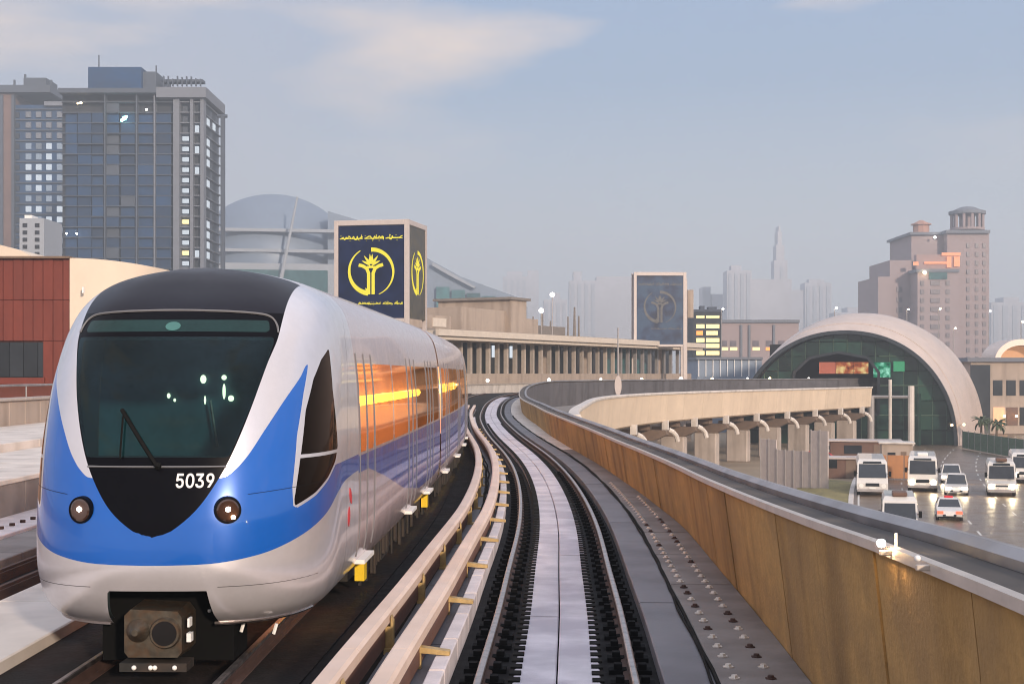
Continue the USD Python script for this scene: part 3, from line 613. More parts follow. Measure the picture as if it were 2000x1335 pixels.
# fleet number
tm = meshkit.text_mesh('5039', .125, .006, True); wdt = tm.bounds[1][0]; x = tm.vertices[:, 0] / wdt * .365 + .195; z = 1.735 + tm.vertices[:, 1]
P = tw(surf_s(x, z) - .003 - tm.vertices[:, 2], x, z); obj('fleet_number', trimesh.Trimesh(P, tm.faces, process=False), white_paint, train)
m = MB(); xs = np.linspace(-.07, .07, 14)
P = [(.075 * math.cos(a), 3.275 + .045 * math.sin(a)) for a in np.linspace(0, 2 * np.pi, 20, endpoint=False)]
pw = np.array([tw(np.array(surf_s(a, b) - .006), np.array(a), np.array(b)) for a, b in P]); cc = pw.mean(0); i = np.arange(20)
m.add(np.vstack([pw, cc[None]]), np.c_[i, (i + 1) % 20, np.full(20, 20)]); obj('badge', m, M('badge_green', (0.05, 0.16, 0.15), 0.5), train)
# coupler in its pocket
m = MB(); tbox(m, .55, 1.2, -.62, .66, .02, .9); obj('coupler_pocket', m, M('pocket_black', (0.004, 0.004, 0.004), 0.9, spec=0.1), train)
cp = MB(); 
P = []
for s_ in (.02, .5):
    ins = .0 if s_ > .1 else .02
    for a, b in ((-.28 + ins, .20), (-.22, .13 + ins), (.24, .13 + ins), (.30 - ins, .20), (.30 - ins, .52), (.24, .60 - ins), (-.20, .62 - ins), (-.28 + ins, .54)): P.append(tw(np.array(s_), np.array(a), np.array(b)))
cp.tm(trimesh.convex.convex_hull(np.array(P))); cpo = obj('coupler', cp, coupler_mat, train)
m = MB(); m.bar(tw(np.array(.018), np.array(.125), np.array(.38)), tw(np.array(-.012), np.array(.125), np.array(.38)), .15, 22, .135); obj('socket_ring', m, coupler_mat, cpo)
m = MB(); m.bar(tw(np.array(-.013), np.array(.125), np.array(.38)), tw(np.array(-.02), np.array(.125), np.array(.38)), .115, 22); obj('socket', m, trough, cpo)
m = MB(); m.bar(tw(np.array(.018), np.array(-.13), np.array(.40)), tw(np.array(-.10), np.array(-.13), np.array(.40)), .11, 18, .03); obj('cone', m, coupler_mat, cpo)
m = MB(); tbox(m, .0, .1, .33, .37, .30, .38); tbox(m, -.01, .1, .34, .36, .44, .52); obj('cable_head', m, white_paint, cpo)
m = MB(); tbox(m, .0, .3, -.30, .33, .02, .10); obj('buffer_bar', m, under, cpo)
for l in (-.16, -.005, .035, .22):
    m = MB(); m.ball(tw(np.array(-.01), np.array(l), np.array(.06)), .024); obj('bolt', m, white_paint, cpo)
for l, z in ((.44, .64), (.42, .50)):
    m = MB(); m.ball(tw(np.array(.55), np.array(l), np.array(z)), .02); obj('pocket_bolt', m, white_paint, train)
for l, z in ((-.62, .34), (.70, .33), (1.02, .31)):
    m = MB(); m.bar(tw(np.array(.7), np.array(l), np.array(z - .06)), tw(np.array(.7), np.array(l + .03), np.array(z + .04)), .018, 6); obj('air_cock', m, white_paint, train)
for sg in (-1, 1):
    m = MB(); a = np.linspace(.5, 1.28, 14) * sg; P = tw(surf_s(np.abs(a), a * 0 + .405) - .004, a, a * 0 + .40)
    for u_, v_ in zip(P[:-1], P[1:]): m.bar(u_, v_, .018, 5)
    obj('skirt_edge', m, steel, train)

# cars: side skins with windows cut through to an added glow that imitates the reflected sunset
WZ0, WZ1 = 1.86, 2.93
def car(s0, s1, first, step, nr):
    rw = np.linspace(0, 1, nr); ss = np.arange(s0, s1 + 1e-6, (s1 - s0) / round((s1 - s0) / step))
    S, V_ = np.meshgrid(ss, rw); out = []
    lay = []; p = s0 + (.12 if first else .6)
    for kind, ln_ in (('d', 1.45), ('w', 2.15), ('w', 2.15), ('d', 1.45), ('w', 2.2), ('d', 1.45), ('w', 1.6)) if first else (('w', 1.1), ('d', 1.45), ('w', 2.2), ('w', 2.2), ('d', 1.45), ('w', 2.2), ('w', 2.2), ('d', 1.45), ('w', 1.1)):
        if p + ln_ > s1 - .3: break
        lay.append((kind, p, p + ln_)); p += ln_ + .12
    car_o = None
    for sg in (1, -1):
        k = skin(S if sg > 0 else S[:, ::-1], sg * PW(V_), PZ(V_))
        fld = np.full(len(k.A), -1.0)
        for kind, a, b in lay:
            for a2, b2 in ([(a + .05, (a + b) / 2 - .06), ((a + b) / 2 + .06, b - .05)] if kind == 'd' else [(a, b)]):
                fld = np.maximum(fld, poly_field(smooth_poly([(a2, WZ0), (b2, WZ0), (b2, WZ1), (a2, WZ1)], .06), k.s_, k.z_))
        gl, bd = k.split(fld)
        bl, bd = bd.split(np.minimum(bd.z_ - np.interp(bd.s_, [0, 4.6, 6.2, 9.0, 12.0, 15.5, 17.5, 60], [1.66, 1.62, 1.42, 1.02, .78, .74, .80, .90]), WZ0 - .035 - bd.z_))  # livery band, deepened mid car to imitate a dark reflection
        o = bd.put('car_body', side_silver, train if car_o is None else car_o)
        if car_o is None: car_o = o
        bl.put('blue_band', side_blue, car_o)
        for kind, a, b in lay:
            sel, gl = gl.split(np.minimum(gl.s_ - a, b - gl.s_))
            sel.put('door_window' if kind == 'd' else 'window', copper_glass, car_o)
            if kind == 'd':
                for e in (a, (a + b) / 2, b):
                    m = MB(); zs = np.linspace(.62, 3.05, 12); vs = np.interp(zs, PZ(rw), rw); P = tw(np.full(12, e), sg * (PW(vs) + .004), zs)
                    for u_, v_ in zip(P[:-1], P[1:]): m.bar(u_, v_, .009, 4)
                    obj('door_seal', m, seal_grey, car_o)
                m = MB(); tbox(m, a + .25, b - .25, sg * 1.40, sg * 1.53, .50, .55); obj('door_sill', m, white_paint, car_o)
        # added glowing lining and streak, in place of sunset mirrored in the windows
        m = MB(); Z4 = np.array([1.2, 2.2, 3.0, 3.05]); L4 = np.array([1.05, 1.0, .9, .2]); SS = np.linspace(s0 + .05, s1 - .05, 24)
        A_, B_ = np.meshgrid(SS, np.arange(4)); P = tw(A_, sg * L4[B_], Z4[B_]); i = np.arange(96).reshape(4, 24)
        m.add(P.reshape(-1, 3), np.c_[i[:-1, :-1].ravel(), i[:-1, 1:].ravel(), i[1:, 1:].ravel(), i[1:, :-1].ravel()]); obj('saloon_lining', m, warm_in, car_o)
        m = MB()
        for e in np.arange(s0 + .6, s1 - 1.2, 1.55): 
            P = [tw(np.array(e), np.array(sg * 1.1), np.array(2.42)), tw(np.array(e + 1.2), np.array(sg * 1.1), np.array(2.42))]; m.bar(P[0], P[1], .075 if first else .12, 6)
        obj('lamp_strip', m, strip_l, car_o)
    # under the floor
    s = s0 + (1.3 if first else .3)
    while s < s1 - .8:
        ln_ = rng.uniform(.5, 1.5); m = MB(); dpt = rng.uniform(.0, .28); tbox(m, s, s + ln_, -1.28, rng.uniform(1.15, 1.32), dpt, .44)
        for _ in range(3):
            e = s + rng.uniform(.1, ln_ - .1); m.bar(tw(np.array(e), np.array(1.33), np.array(rng.uniform(.02, .2))), tw(np.array(e), np.array(1.33), np.array(.42)), rng.uniform(.015, .04), 5)
        obj('underfloor_case', m, under, car_o); s += ln_ + rng.uniform(.08, .3)
    for c_ in (s0 + (4.4 if first else 2.6), s1 - 2.6):
        m = MB()
        for e in (-1.0, 1.0):
            for l in (-.72, .72): m.bar(tw(np.array(c_ + e), np.array(l - .06), np.array(.43)), tw(np.array(c_ + e), np.array(l + .06), np.array(.43)), .41, 20)
        tbox(m, c_ - 1.4, c_ + 1.4, -1.1, 1.1, .30, .55); obj('bogie', m, under, car_o)
    return car_o
c1 = car(NB, 17.3, True, .09, 110)
c2 = car(17.62, 34.6, False, .17, 80)
c3 = car(34.92, 52.0, False, .28, 60)
for a, b in ((17.25, 17.67), (34.55, 34.97)):
    rw = np.linspace(0, 1, 60); S, V_ = np.meshgrid(np.linspace(a, b, 4), rw)
    k = skin(np.hstack([S[:, ::-1], S]), np.hstack([-PW(V_) * .965, PW(V_) * .965]), np.hstack([PZ(V_) - .05, PZ(V_) - .05])); k.put('gangway_bellows', seal_grey, train)
for s_, nm in ((4.75, 0), (14.6, 1)):
    m = MB(); tbox(m, s_ - .12, s_ + .12, 1.32, 1.44, .20, .47); obj('yellow_box', m, yellow, train)
# red double-leaf mark on the silver corner
for ox, oz, tilt in ((2.86, 1.42, .5), (2.72, 1.20, -.15)):
    m = MB(); pg = affinity.rotate(Point(0, 0).buffer(.15).intersection(Point(.20, 0).buffer(.15)), math.degrees(tilt)); m2 = trimesh.creation.extrude_polygon(pg, .004, engine='earcut'); v = m2.vertices
    c_ = pg.centroid; P = tw(ox + (v[:, 0] - c_.x) * 1.6, np.full(len(v), 1.506) + v[:, 2], oz + (v[:, 1] - c_.y)); obj('red_mark', trimesh.Trimesh(P, m2.faces, process=False), red_paint, train)

# ------------------------------------------------------------------ beige branch viaduct below the far curve
BR = Path([(2.95, 58), (3.25, 72), (4.5, 87), (8.1, 117), (14.5, 138), (26, 161), (39, 183), (51.5, 203)])      # its right-hand edge
br = thing('branch_viaduct', 'cream concrete viaduct with bracketed piers curving in front of the grey line', 'viaduct')
BZ = lambda t: EYE - 1.88
bw = PchipInterpolator([50, 72, 87, 102, 118, 300], [.75, .95, 2.5, 4.3, 5.4, 5.4])
def BW(t): return float(bw(np.interp(t, BR.tt, BR.yy)))
t = BR.t(63)
while t < BR.L - .5:
    t2 = min(BR.L, t + 6.0)
    obj('girder_segment', sweep(BR, t + .015, t2 - .015, lambda tt: [(-BW(tt), -1.0), (-BW(tt), -1.6), (-BW(tt) * .55 - .2, -2.85), (-.5, -2.95), (-.16, -2.78), (.05, -.22), (.05, -.15), (-.25, -.15), (-.35, -1.0)], 1.2, BZ), beige_girder, br); t = t2
obj('edge_beam', sweep(BR, BR.t(63), BR.L, [(-.35, -.147), (.16, -.147), (.20, -.02), (.16, .08), (-.3, .08), (-.35, 0)], 1.2, BZ), white_conc, br)
obj('deck', sweep(BR, BR.t(63), BR.L, lambda tt: R(-BW(tt), -.37, -.997, -.95), 1.2, BZ), roof_dark, br)
for px in (1238, 1300, 1357, 1418, 1478, 1538, 1593, 1642, 1684):
    tt = np.linspace(BR.t(90), BR.L, 800); P = BR.pt(tt, tt * 0, tt * 0 + 6.0); xs = 1000 + FP * P[:, 0] / P[:, 1]; t = float(tt[np.argmin(abs(xs - px))])
    z0 = BZ(t) - 3.62
    m = MB()
    P = np.array([BR.pt(np.array([t + dt]), np.array([u]), np.array([z]))[0] for dt in (-.5, .5) for u, z in ((-4.6, z0), (.15, z0), (.25, z0 - .45), (-1.1, z0 - 1.05), (-3.6, z0 - 1.05), (-4.6, z0 - .5))])
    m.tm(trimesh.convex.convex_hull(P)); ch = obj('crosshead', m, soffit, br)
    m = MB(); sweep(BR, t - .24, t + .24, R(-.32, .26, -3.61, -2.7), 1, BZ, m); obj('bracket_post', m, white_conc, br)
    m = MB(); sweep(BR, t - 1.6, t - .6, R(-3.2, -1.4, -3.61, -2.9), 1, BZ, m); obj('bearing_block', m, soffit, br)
    P = [BR.pt(np.array([t + .35 + dt]), np.array([u]), np.array([z]))[0] for dt, u, z in ((0, .2, z0 + .02), (.35, .55, z0 - .2), (.65, .8, z0 - .6), (.8, .9, z0 - 1.15))]; m = MB()
    for a, b in zip(P[:-1], P[1:]): m.bar(a, b, .24, 8)
    obj('bracket_arm', m, white_conc, br)
    if px > 1330:
        m = MB(); p, dd, rr = BR.frame(t); c = p - 2.3 * rr; an = math.atan2(dd[1], dd[0])
        m.box((c[0], c[1], (z0 - 1.06) / 2), (1.2, 2.6, z0 - 1.06), an, .12); obj('pier', m, pier_mat, br)

# ------------------------------------------------------------------ arched station
ST = thing('arch_station', 'shell-shaped metro station with pale arched roof and dark green glass end', 'station')
B_, A_ = np.array((.97, -.243)), np.array((.43, .903)); C0 = np.array((48.6, 207.0)); SA, SH, SX = 15.8, 16.65, 2.12
def sp(b, z, d): p = C0 + b * B_ + d * A_; return np.array((p[0], p[1], z))
def arch(k, n=56, a=SA, h=SH, kh=None):
    kh = k if kh is None else k - 1 + kh if k < kh else kh
    th = np.linspace(0, np.pi, n); c, s = np.cos(th), np.sin(th); return np.c_[a * k * np.sign(c) * abs(c) ** (2 / SX), h * kh * abs(s) ** (2 / SX)]
def shell(d0, d1, kf, n, name, mat, thick=.25):
    ds = np.linspace(d0, d1, n); rows = []
    for s_ in (0, 1):
        rr = [np.array([sp(b, z, d) for b, z in arch(kf(d) - s_ * thick / SA, kh=kf_h(d) if d > .01 else 1.0)]) for d in ds]; rows.append(np.array(rr))
    m = MB(); k = 56
    for s_, G in enumerate(rows):
        i = np.arange(n * k).reshape(n, k); f = np.c_[i[:-1, :-1].ravel(), i[:-1, 1:].ravel(), i[1:, 1:].ravel(), i[1:, :-1].ravel()]; m.add(G.reshape(-1, 3), f if s_ else f[:, ::-1])
    for e in (0, -1):
        G = np.vstack([rows[0][e], rows[1][e]]); j = np.arange(k - 1); m.add(G, np.c_[j, j + 1, j + 1 + k, j + k])
    return obj(name, m, mat, ST, 40)
kf = PchipInterpolator([-1, 0, 2, 5, 12, 22, 40, 62], [1.0, 1.0, 1.01, 1.03, 1.055, 1.04, .88, .45]); kf_h = PchipInterpolator([-1, 0, 2, 5, 12, 22, 40, 62], [1.0, 1.0, 1.04, 1.08, 1.125, 1.11, .9, .45])
shell(-.5, .0, lambda d: 1.0, 2, 'front_lip', dark_glass, .5)
shell(.0, 2.6, kf, 6, 'front_shell', shell_mat)
shell(2.62, 3.0, lambda d: kf(d) - .045, 2, 'dark_seam', dark_glass)
for i, (a, b) in enumerate(((2.95, 7), (7.06, 12), (12.06, 18), (18.06, 26), (26.06, 36), (36.06, 48), (48.06, 62))): shell(a, b, kf, 6, 'roof_shell', shell_mat)
full = Polygon(np.vstack([arch(.965), [[-SA * .965, 0]]])).buffer(0)
portal = Polygon([(-7.5, 4.6), (4.4, 4.6), (4.4, 10.5), (2.9, 12.6), (-1.2, 13.4), (-5.3, 12.6), (-7.5, 10.5)])
for i in range(-8, 8):
    for j in range(8):
        cell = sbox(i * 2 + .06, j * 2.15 + .06, i * 2 + 1.94, j * 2.15 + 2.09).intersection(full).difference(portal)
        if cell.area > .15:
            m = MB(); m.poly(cell, sp(0, 0, 1.6), (B_[0], B_[1], 0), (0, 0, 1), .06); obj('glass_pane', m, green_glass, ST)
fr = MB()
for i in range(-8, 9):
    for g in getattr(LineString([(i * 2, 0), (i * 2, 20)]).intersection(full).difference(portal), 'geoms', [LineString([(i * 2, 0), (i * 2, 20)]).intersection(full).difference(portal)]):
        if not g.is_empty:
            (x0, z0), (x1, z1) = g.coords[0], g.coords[-1]; fr = MB(); fr.bar(sp(x0, z0, 1.5), sp(x1, z1, 1.5), .06, 4); obj('mullion', fr, fence_green, ST)
for z in (4.3, 8.6, 12.9):
    hwid = float(np.interp(z, arch(.965)[:28, 1], arch(.965)[:28, 0])); fr = MB(); fr.bar(sp(-hwid if z < 4.5 or z > 13 else 4.5, z, 1.45), sp(hwid, z, 1.45), .09, 4); obj('transom', fr, fence_green, ST)
# inside the portal
m = MB(); m.poly(portal.buffer(.3).difference(portal.buffer(-.1)), sp(0, 0, 1.3), (B_[0], B_[1], 0), (0, 0, 1), .3); obj('portal_frame', m, dark_glass, ST)
m = MB(); m.box(sp(-3, 8, 16), (24, .4, 14), -math.atan2(.243, .97)); obj('inner_wall', m, M('inner_wall', (0.05, 0.045, 0.045), 0.7, var=0.4, scale=.4), ST)
for i, (b0, b1) in enumerate(((-4.3, -1.9), (-1.85, .6), (.65, 2.8))):
    m = MB(); m.box(sp((b0 + b1) / 2, 11.2, 2.6), (b1 - b0, .2, 1.7), -math.atan2(.243, .97)); obj('lit_sign', m, [M('sign_dim', (0.3, 0.08, 0.05), .5, emit=(1, .25, .12), es=.12), orange_sign, orange_sign][i], ST)
m = MB(); m.box(sp(5.0, 10.9, 1.15), (2.4, .15, 2.2), -math.atan2(.243, .97), .05); obj('green_sign', m, green_screen, ST, label='glowing green sign panel')
m = MB(); m.box(sp(7.4, 11.4, 1.15), (1.6, .15, 1.5), -math.atan2(.243, .97), .05); obj('green_sign', m, M('green_dim', (.02, .2, .1), .4, emit=(.1, .8, .35), es=.10), ST)
for b, z1, r_, mt in ((3.9, 7.2, .5, pole_mat), (6.6, 9.5, .25, white_conc), (9.5, 8.6, .45, white_conc), (10.6, 7.5, .25, green_glass), (0.1, 5.5, .5, pier_mat)):
    m = MB(); m.bar(sp(b, 0, -1.2), sp(b, z1, -1.2), r_, 10); obj('column', m, mt, ST)
m = MB(); m.bar(sp(3.4, 7.0, -1.2), sp(9.8, 7.0, -1.2), .22, 4); obj('beam', m, pole_mat, ST)
for b, dd_ in ((15.0, -.6), (16.3, 2.0)):
    m = MB(); m.ball(sp(b, 3.0, dd_), .22); obj('wall_lamp', m, M('foot_lamp', (.8, .6, .4), .5, emit=(1, .7, .4), es=2.0) if 'foot_lamp' not in LOOK else LOOK['foot_lamp'], ST)

# ------------------------------------------------------------------ building helper: faces toward the camera at distance d
def pb(mb, x0, x1, y0, y1, d, dep, ch=0.0):
    a, b = at(x0, y1, d), at(x1, y0, d); return mb.b(a[0], b[0], d, d + dep, max(a[2], 0.0) if y1 < 2000 else 0.0, b[2], ch)
GND = 5000
def block(parent, name, x0, x1, y0, y1, d, dep, mat, **k):
    m = MB(); pb(m, x0, x1, y0, y1, d, dep); return obj(name, m, mat, parent, **k)

# construction tower with dark netting
d = 450
tA = thing('construction_tower', 'tall unfinished concrete tower draped in blue netting with a lit stair column', 'tower')
block(tA, 'core', 122, 338, 178, GND, d + 3, 45, tower_dark); block(tA, 'side_block', 338, 397, 186, GND, d + 3, 24, conc_tower)
block(tA, 'penthouse', 172, 276, 131, 178, d + 4, 25, tower_net); block(tA, 'penthouse', 277, 305, 140, 178, d + 6, 20, conc_tower)
block(tA, 'roof_slab', 113, 305, 172, 181, d - 2, 50, conc_tower); block(tA, 'roof_slab', 305, 402, 170, 190, d - 2, 30, tower_pale); block(tA, 'roof_edge', 315, 396, 155, 160, d + 8, 4, conc_tower)
for x in np.arange(318, 396, 9): block(tA, 'parapet_post', x, x + 2, 150 + rng.uniform(-4, 4), 168, d + 6, 1, conc_tower)
for i, y in enumerate(np.arange(200, 560, 20.3)):
    for j, (x0, x1) in enumerate(((128, 150), (152, 178), (180, 202), (206, 232), (236, 264), (268, 300), (303, 334))):
        if i == 0 and j != 3: continue
        block(tA, 'net_panel', x0, x1, y, y + 18.6, d + rng.uniform(.8, 2.2), 1.5, tower_net if not (j in (3, 4) and rng.random() < .3) else conc_tower)
    block(tA, 'floor_slab', 120, 340, y - 1.5, y, d + .6, 2.5, conc_tower)
    block(tA, 'floor_slab', 338, 398, y - 2, y, d + .5, 27, tower_pale)
for x in (203, 265, 300): block(tA, 'column', x, x + 2.6, 180, GND, d - .2, 3, tower_pale if x > 270 else conc_tower)
for x0, x1 in ((338, 350), (371, 377), (391, 398)): block(tA, 'pilaster', x0, x1, 190, GND, d - .5, 3.4, tower_pale)
for i, y in enumerate(np.arange(201.5, 540, 20.3)):
    if y > 250: block(tA, 'stair_window', 356, 368, y + 4, y + 12, d + 2.2, .9, white_win if rng.random() < .8 else lit_win)
    block(tA, 'window', 380, 388, y + 3, y + 16, d + 2.3, .8, white_win if rng.random() < .25 else tower_dark)
    for dd_ in (8, 17):
        m = MB(); a_ = at(397, y + 3, d + 3); b_ = at(397, y + 16, d + 3); m.b(a_[0] - .3, a_[0] + .15, d + dd_, d + dd_ + 4, b_[2], a_[2]); obj('window', m, white_win if rng.random() < (.5 if dd_ == 8 else .1) else tower_dark, tA)
    if y < 260: block(tA, 'opening', 338 + 4, 356, y + 3, y + 17, d + 2.4, .7, tower_dark)
for x, y, r_, mt in ((243, 231, .7, cyan_l), (238, 235, .5, cyan_l), (247, 228, .4, cyan_l), (158, 201, .4, warm_l), (152, 202, .3, warm_l), (286, 214, .35, white_l), (150, 456, .35, white_l), (130, 456, .3, white_l)):
    m = MB(); m.ball(at(x, y, d - .8), r_); obj('flood_lamp', m, mt, tA)
for x in (193, 305, 435):
    m = MB(); m.bar(at(x, 172 if x < 400 else 600, d + 10), at(x, {193: 108, 305: 128, 435: 226}[x], d + 10), .25 if x < 400 else .8, 5); obj('mast', m, conc_tower, tA)
m = MB(); m.bar(at(424, 227, d + 10), at(444, 227, d + 10), .6, 4); obj('hoist_arm', m, conc_tower, tA)

d = 560
tB = thing('construction_tower', 'darker neighbouring tower with a grid of small white windows and brown edge', 'tower')
block(tB, 'core', 28, 124, 205, GND, d + 2, 40, tower_net); block(tB, 'brown_bay', -70, 26, 170, GND, d + 1, 40, M('tower_brown', (0.16, 0.105, 0.095), .85, var=.2, scale=.2)); block(tB, 'roof_slab', -70, 98, 166, 180, d - 1, 42, conc_tower); block(tB, 'penthouse', 46, 90, 152, 168, d + 6, 14, conc_tower); block(tB, 'roof_slab', 86, 126, 198, 206, d, 38, tower_pale)
for x in (47, 98, 26): block(tB, 'mast', x, x + 3, 145 if x == 47 else 156, 170, d + 8, 1, conc_tower)
for i, y in enumerate(np.arange(214, 520, 20.5)):
    block(tB, 'floor_slab', 26, 126, y - 2, y, d + .9, 2, conc_tower)
    for x in (30, 50, 70, 90, 111):
        if x == 30: block(tB, 'window', x, x + 7, y + 5, y + 15, d + 1.2, 1, tower_dark)
        else: block(tB, 'window', x, x + 10, y + 4, y + 15, d + 1.2, 1, (white_win, dim_win, pale_win)[rng.choice((0, 0, 1, 1, 2))] if y > 255 else tower_pale)
for x in np.arange(-66, 26, 22):
    block(tB, 'pilaster', x, x + 5, 185, GND, d, 2, conc_tower)
lw = thing('low_block', 'small white block with dark windows at the foot of the towers', 'building')
d = 300; block(lw, 'wall', 38, 86, 426, GND, d, 12, dome_wall); block(lw, 'parapet', 48, 62, 420, 426, d + 1, 4, white_paint)
for y in np.arange(436, 520, 14):
    for x in (44, 68): block(lw, 'window', x, x + 9, y, y + 8, d - .05, .3, tower_dark)

# ------------------------------------------------------------------ arena with arched roof
d = 720
ar = thing('arena', 'hazy domed arena with layered arched roof behind the towers', 'arena')
def px_poly(pts, d): return Polygon([(at(x, y, d)[0], at(x, y, d)[2]) for x, y in pts])
def prism(parent, name, pts, d, dep, mat):
    m = MB(); m.poly(px_poly(pts, d), (0, d + dep, 0), (1, 0, 0), (0, 0, 1), dep); return obj(name, m, mat, parent, label=None)
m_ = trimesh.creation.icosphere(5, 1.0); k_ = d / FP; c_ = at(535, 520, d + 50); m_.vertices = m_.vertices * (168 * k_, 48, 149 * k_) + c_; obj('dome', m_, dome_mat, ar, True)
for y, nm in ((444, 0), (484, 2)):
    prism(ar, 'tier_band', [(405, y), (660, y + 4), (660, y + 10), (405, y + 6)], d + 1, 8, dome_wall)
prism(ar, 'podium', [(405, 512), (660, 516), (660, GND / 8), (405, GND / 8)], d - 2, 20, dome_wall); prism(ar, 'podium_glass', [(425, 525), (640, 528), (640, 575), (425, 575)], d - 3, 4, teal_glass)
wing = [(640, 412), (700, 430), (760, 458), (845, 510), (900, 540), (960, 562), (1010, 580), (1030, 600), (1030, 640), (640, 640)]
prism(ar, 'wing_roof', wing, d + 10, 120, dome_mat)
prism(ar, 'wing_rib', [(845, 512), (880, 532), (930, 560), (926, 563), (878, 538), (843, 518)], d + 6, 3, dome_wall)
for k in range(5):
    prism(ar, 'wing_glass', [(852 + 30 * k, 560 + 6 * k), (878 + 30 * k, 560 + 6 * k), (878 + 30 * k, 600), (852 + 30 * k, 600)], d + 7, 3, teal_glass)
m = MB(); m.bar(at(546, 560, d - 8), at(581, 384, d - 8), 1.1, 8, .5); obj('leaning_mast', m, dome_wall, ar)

# ------------------------------------------------------------------ skyline far away in haze
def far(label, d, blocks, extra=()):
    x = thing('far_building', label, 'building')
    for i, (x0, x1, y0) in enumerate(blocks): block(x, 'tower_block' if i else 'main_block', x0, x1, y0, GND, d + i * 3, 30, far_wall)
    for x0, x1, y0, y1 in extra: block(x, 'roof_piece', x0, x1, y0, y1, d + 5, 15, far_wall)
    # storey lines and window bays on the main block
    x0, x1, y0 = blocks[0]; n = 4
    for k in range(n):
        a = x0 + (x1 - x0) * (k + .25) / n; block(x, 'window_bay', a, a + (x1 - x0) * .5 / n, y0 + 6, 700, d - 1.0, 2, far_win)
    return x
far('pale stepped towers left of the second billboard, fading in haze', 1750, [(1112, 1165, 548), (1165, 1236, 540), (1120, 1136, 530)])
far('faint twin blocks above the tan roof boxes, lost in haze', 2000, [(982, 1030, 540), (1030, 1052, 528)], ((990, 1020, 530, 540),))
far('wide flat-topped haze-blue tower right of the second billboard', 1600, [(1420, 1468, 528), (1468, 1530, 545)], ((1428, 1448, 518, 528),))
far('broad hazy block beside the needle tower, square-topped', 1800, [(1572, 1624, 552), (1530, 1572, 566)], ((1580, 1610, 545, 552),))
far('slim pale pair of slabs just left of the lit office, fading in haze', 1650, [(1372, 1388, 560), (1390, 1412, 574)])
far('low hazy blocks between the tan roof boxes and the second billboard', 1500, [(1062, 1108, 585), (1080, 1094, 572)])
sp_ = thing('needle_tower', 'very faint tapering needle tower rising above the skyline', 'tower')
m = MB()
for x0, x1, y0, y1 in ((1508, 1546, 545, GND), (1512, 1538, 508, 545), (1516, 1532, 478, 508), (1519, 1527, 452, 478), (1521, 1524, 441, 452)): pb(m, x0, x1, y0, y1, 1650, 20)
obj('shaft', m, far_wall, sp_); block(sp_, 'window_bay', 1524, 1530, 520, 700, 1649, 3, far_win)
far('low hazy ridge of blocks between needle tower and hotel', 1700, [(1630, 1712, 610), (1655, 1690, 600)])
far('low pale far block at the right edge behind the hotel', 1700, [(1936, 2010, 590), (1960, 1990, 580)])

# ------------------------------------------------------------------ pink stone hotel on the right
d = 620
ho = thing('hotel_tower', 'tall stepped pinkish stone hotel with round columned crown', 'hotel')
block(ho, 'main_wall', 1850, 1932, 452, GND, d + 8, 40, pink_wall); block(ho, 'mid_wall', 1780, 1852, 455, GND, d + 14, 36, pink_wall); block(ho, 'low_wall', 1738, 1782, 508, GND, d + 6, 36, pink_wall); block(ho, 'low_wall', 1715, 1741, 540, GND, d + 2, 36, pink_wall)
block(ho, 'front_wall', 1792, 1872, 528, GND, d - 6, 20, pink_wall); block(ho, 'cornice', 1848, 1934, 449, 455, d + 6, 43, tower_pale); block(ho, 'cornice', 1778, 1850, 453, 458, d + 12, 40, tower_pale); block(ho, 'cornice', 1790, 1874, 525, 531, d - 7, 24, tower_pale)
c = at(1889, 450, d + 25); rad = 33 * (d + 25) / FP
m = MB(); m.bar(c, c + (0, 0, 1.0), rad, 24); obj('crown_base', m, pink_wall, ho)
for k in range(12):
    a = k * np.pi / 6; q_ = c + (rad * .9 * math.cos(a), rad * .9 * math.sin(a), 1.0); m = MB(); m.bar(q_, q_ + (0, 0, 6.2), .75, 8); obj('crown_column', m, pink_wall, ho)
m = MB(); m.bar(c + (0, 0, 7.2), c + (0, 0, 8.6), rad * 1.06, 24); m.bar(c + (0, 0, 8.6), c + (0, 0, 10.6), rad * .98, 24, rad * .35); obj('crown_roof', m, tower_pale, ho)
m = MB(); m.bar(c + (0, 0, 1), c + (0, 0, 7.2), rad * .45, 16); obj('crown_drum', m, pink_wall, ho)
c = at(1799, 455, d + 30); m = MB(); m.bar(c, c + (0, 0, 3.6), 3.6, 10); m.bar(c + (0, 0, 3.6), c + (0, 0, 4.2), 4.6, 10); m.bar(c + (0, 0, 4.2), c + (0, 0, 5.8), 4.0, 10, .8); obj('pavilion', m, M('pavilion_stone', (.42, .24, .19), .8), ho)
for y in np.arange(475, 700, 17):
    for x in (1888, 1905, 1920): block(ho, 'window', x, x + 6, y, y + 9, d + 7.6, .8, hotel_win)
for y in np.arange(548, 690, 17):
    for x in (1798, 1822, 1848): block(ho, 'window', x - (4 if x == 1822 else 0), x + (14 if x == 1822 else 7), y, y + 9, d - 6.4, .8, hotel_win)
for y in np.arange(560, 690, 20): block(ho, 'window', 1752, 1762, y, y + 10, d + 5.6, .8, hotel_win)
for x0, x1, y0, y1 in ((1840, 1876, 493, 499), (1850, 1858, 501, 522), (1864, 1875, 501, 520), (1806, 1850, 511, 515), (1784, 1794, 511, 518)): block(ho, 'lit_strip', x0, x1, y0, y1, d - 2 if x0 < 1800 else d + 2, .6, neon_l)
block(ho, 'lit_terrace', 1790, 1874, 497, 528, d + 3, 4, M('terrace_glow', (.34, .24, .23), .8, emit=(1, .45, .3), es=.0)); block(ho, 'teal_glass', 1815, 1850, 529, 545, d - 6.6, .8, teal_glass)
m = MB(); m.ball(at(1826, 463, d + 10), .6); obj('roof_lamp', m, white_l, ho); m = MB(); m.ball(at(1806, 532, d - 8), .8); obj('roof_lamp', m, warm_l, ho)

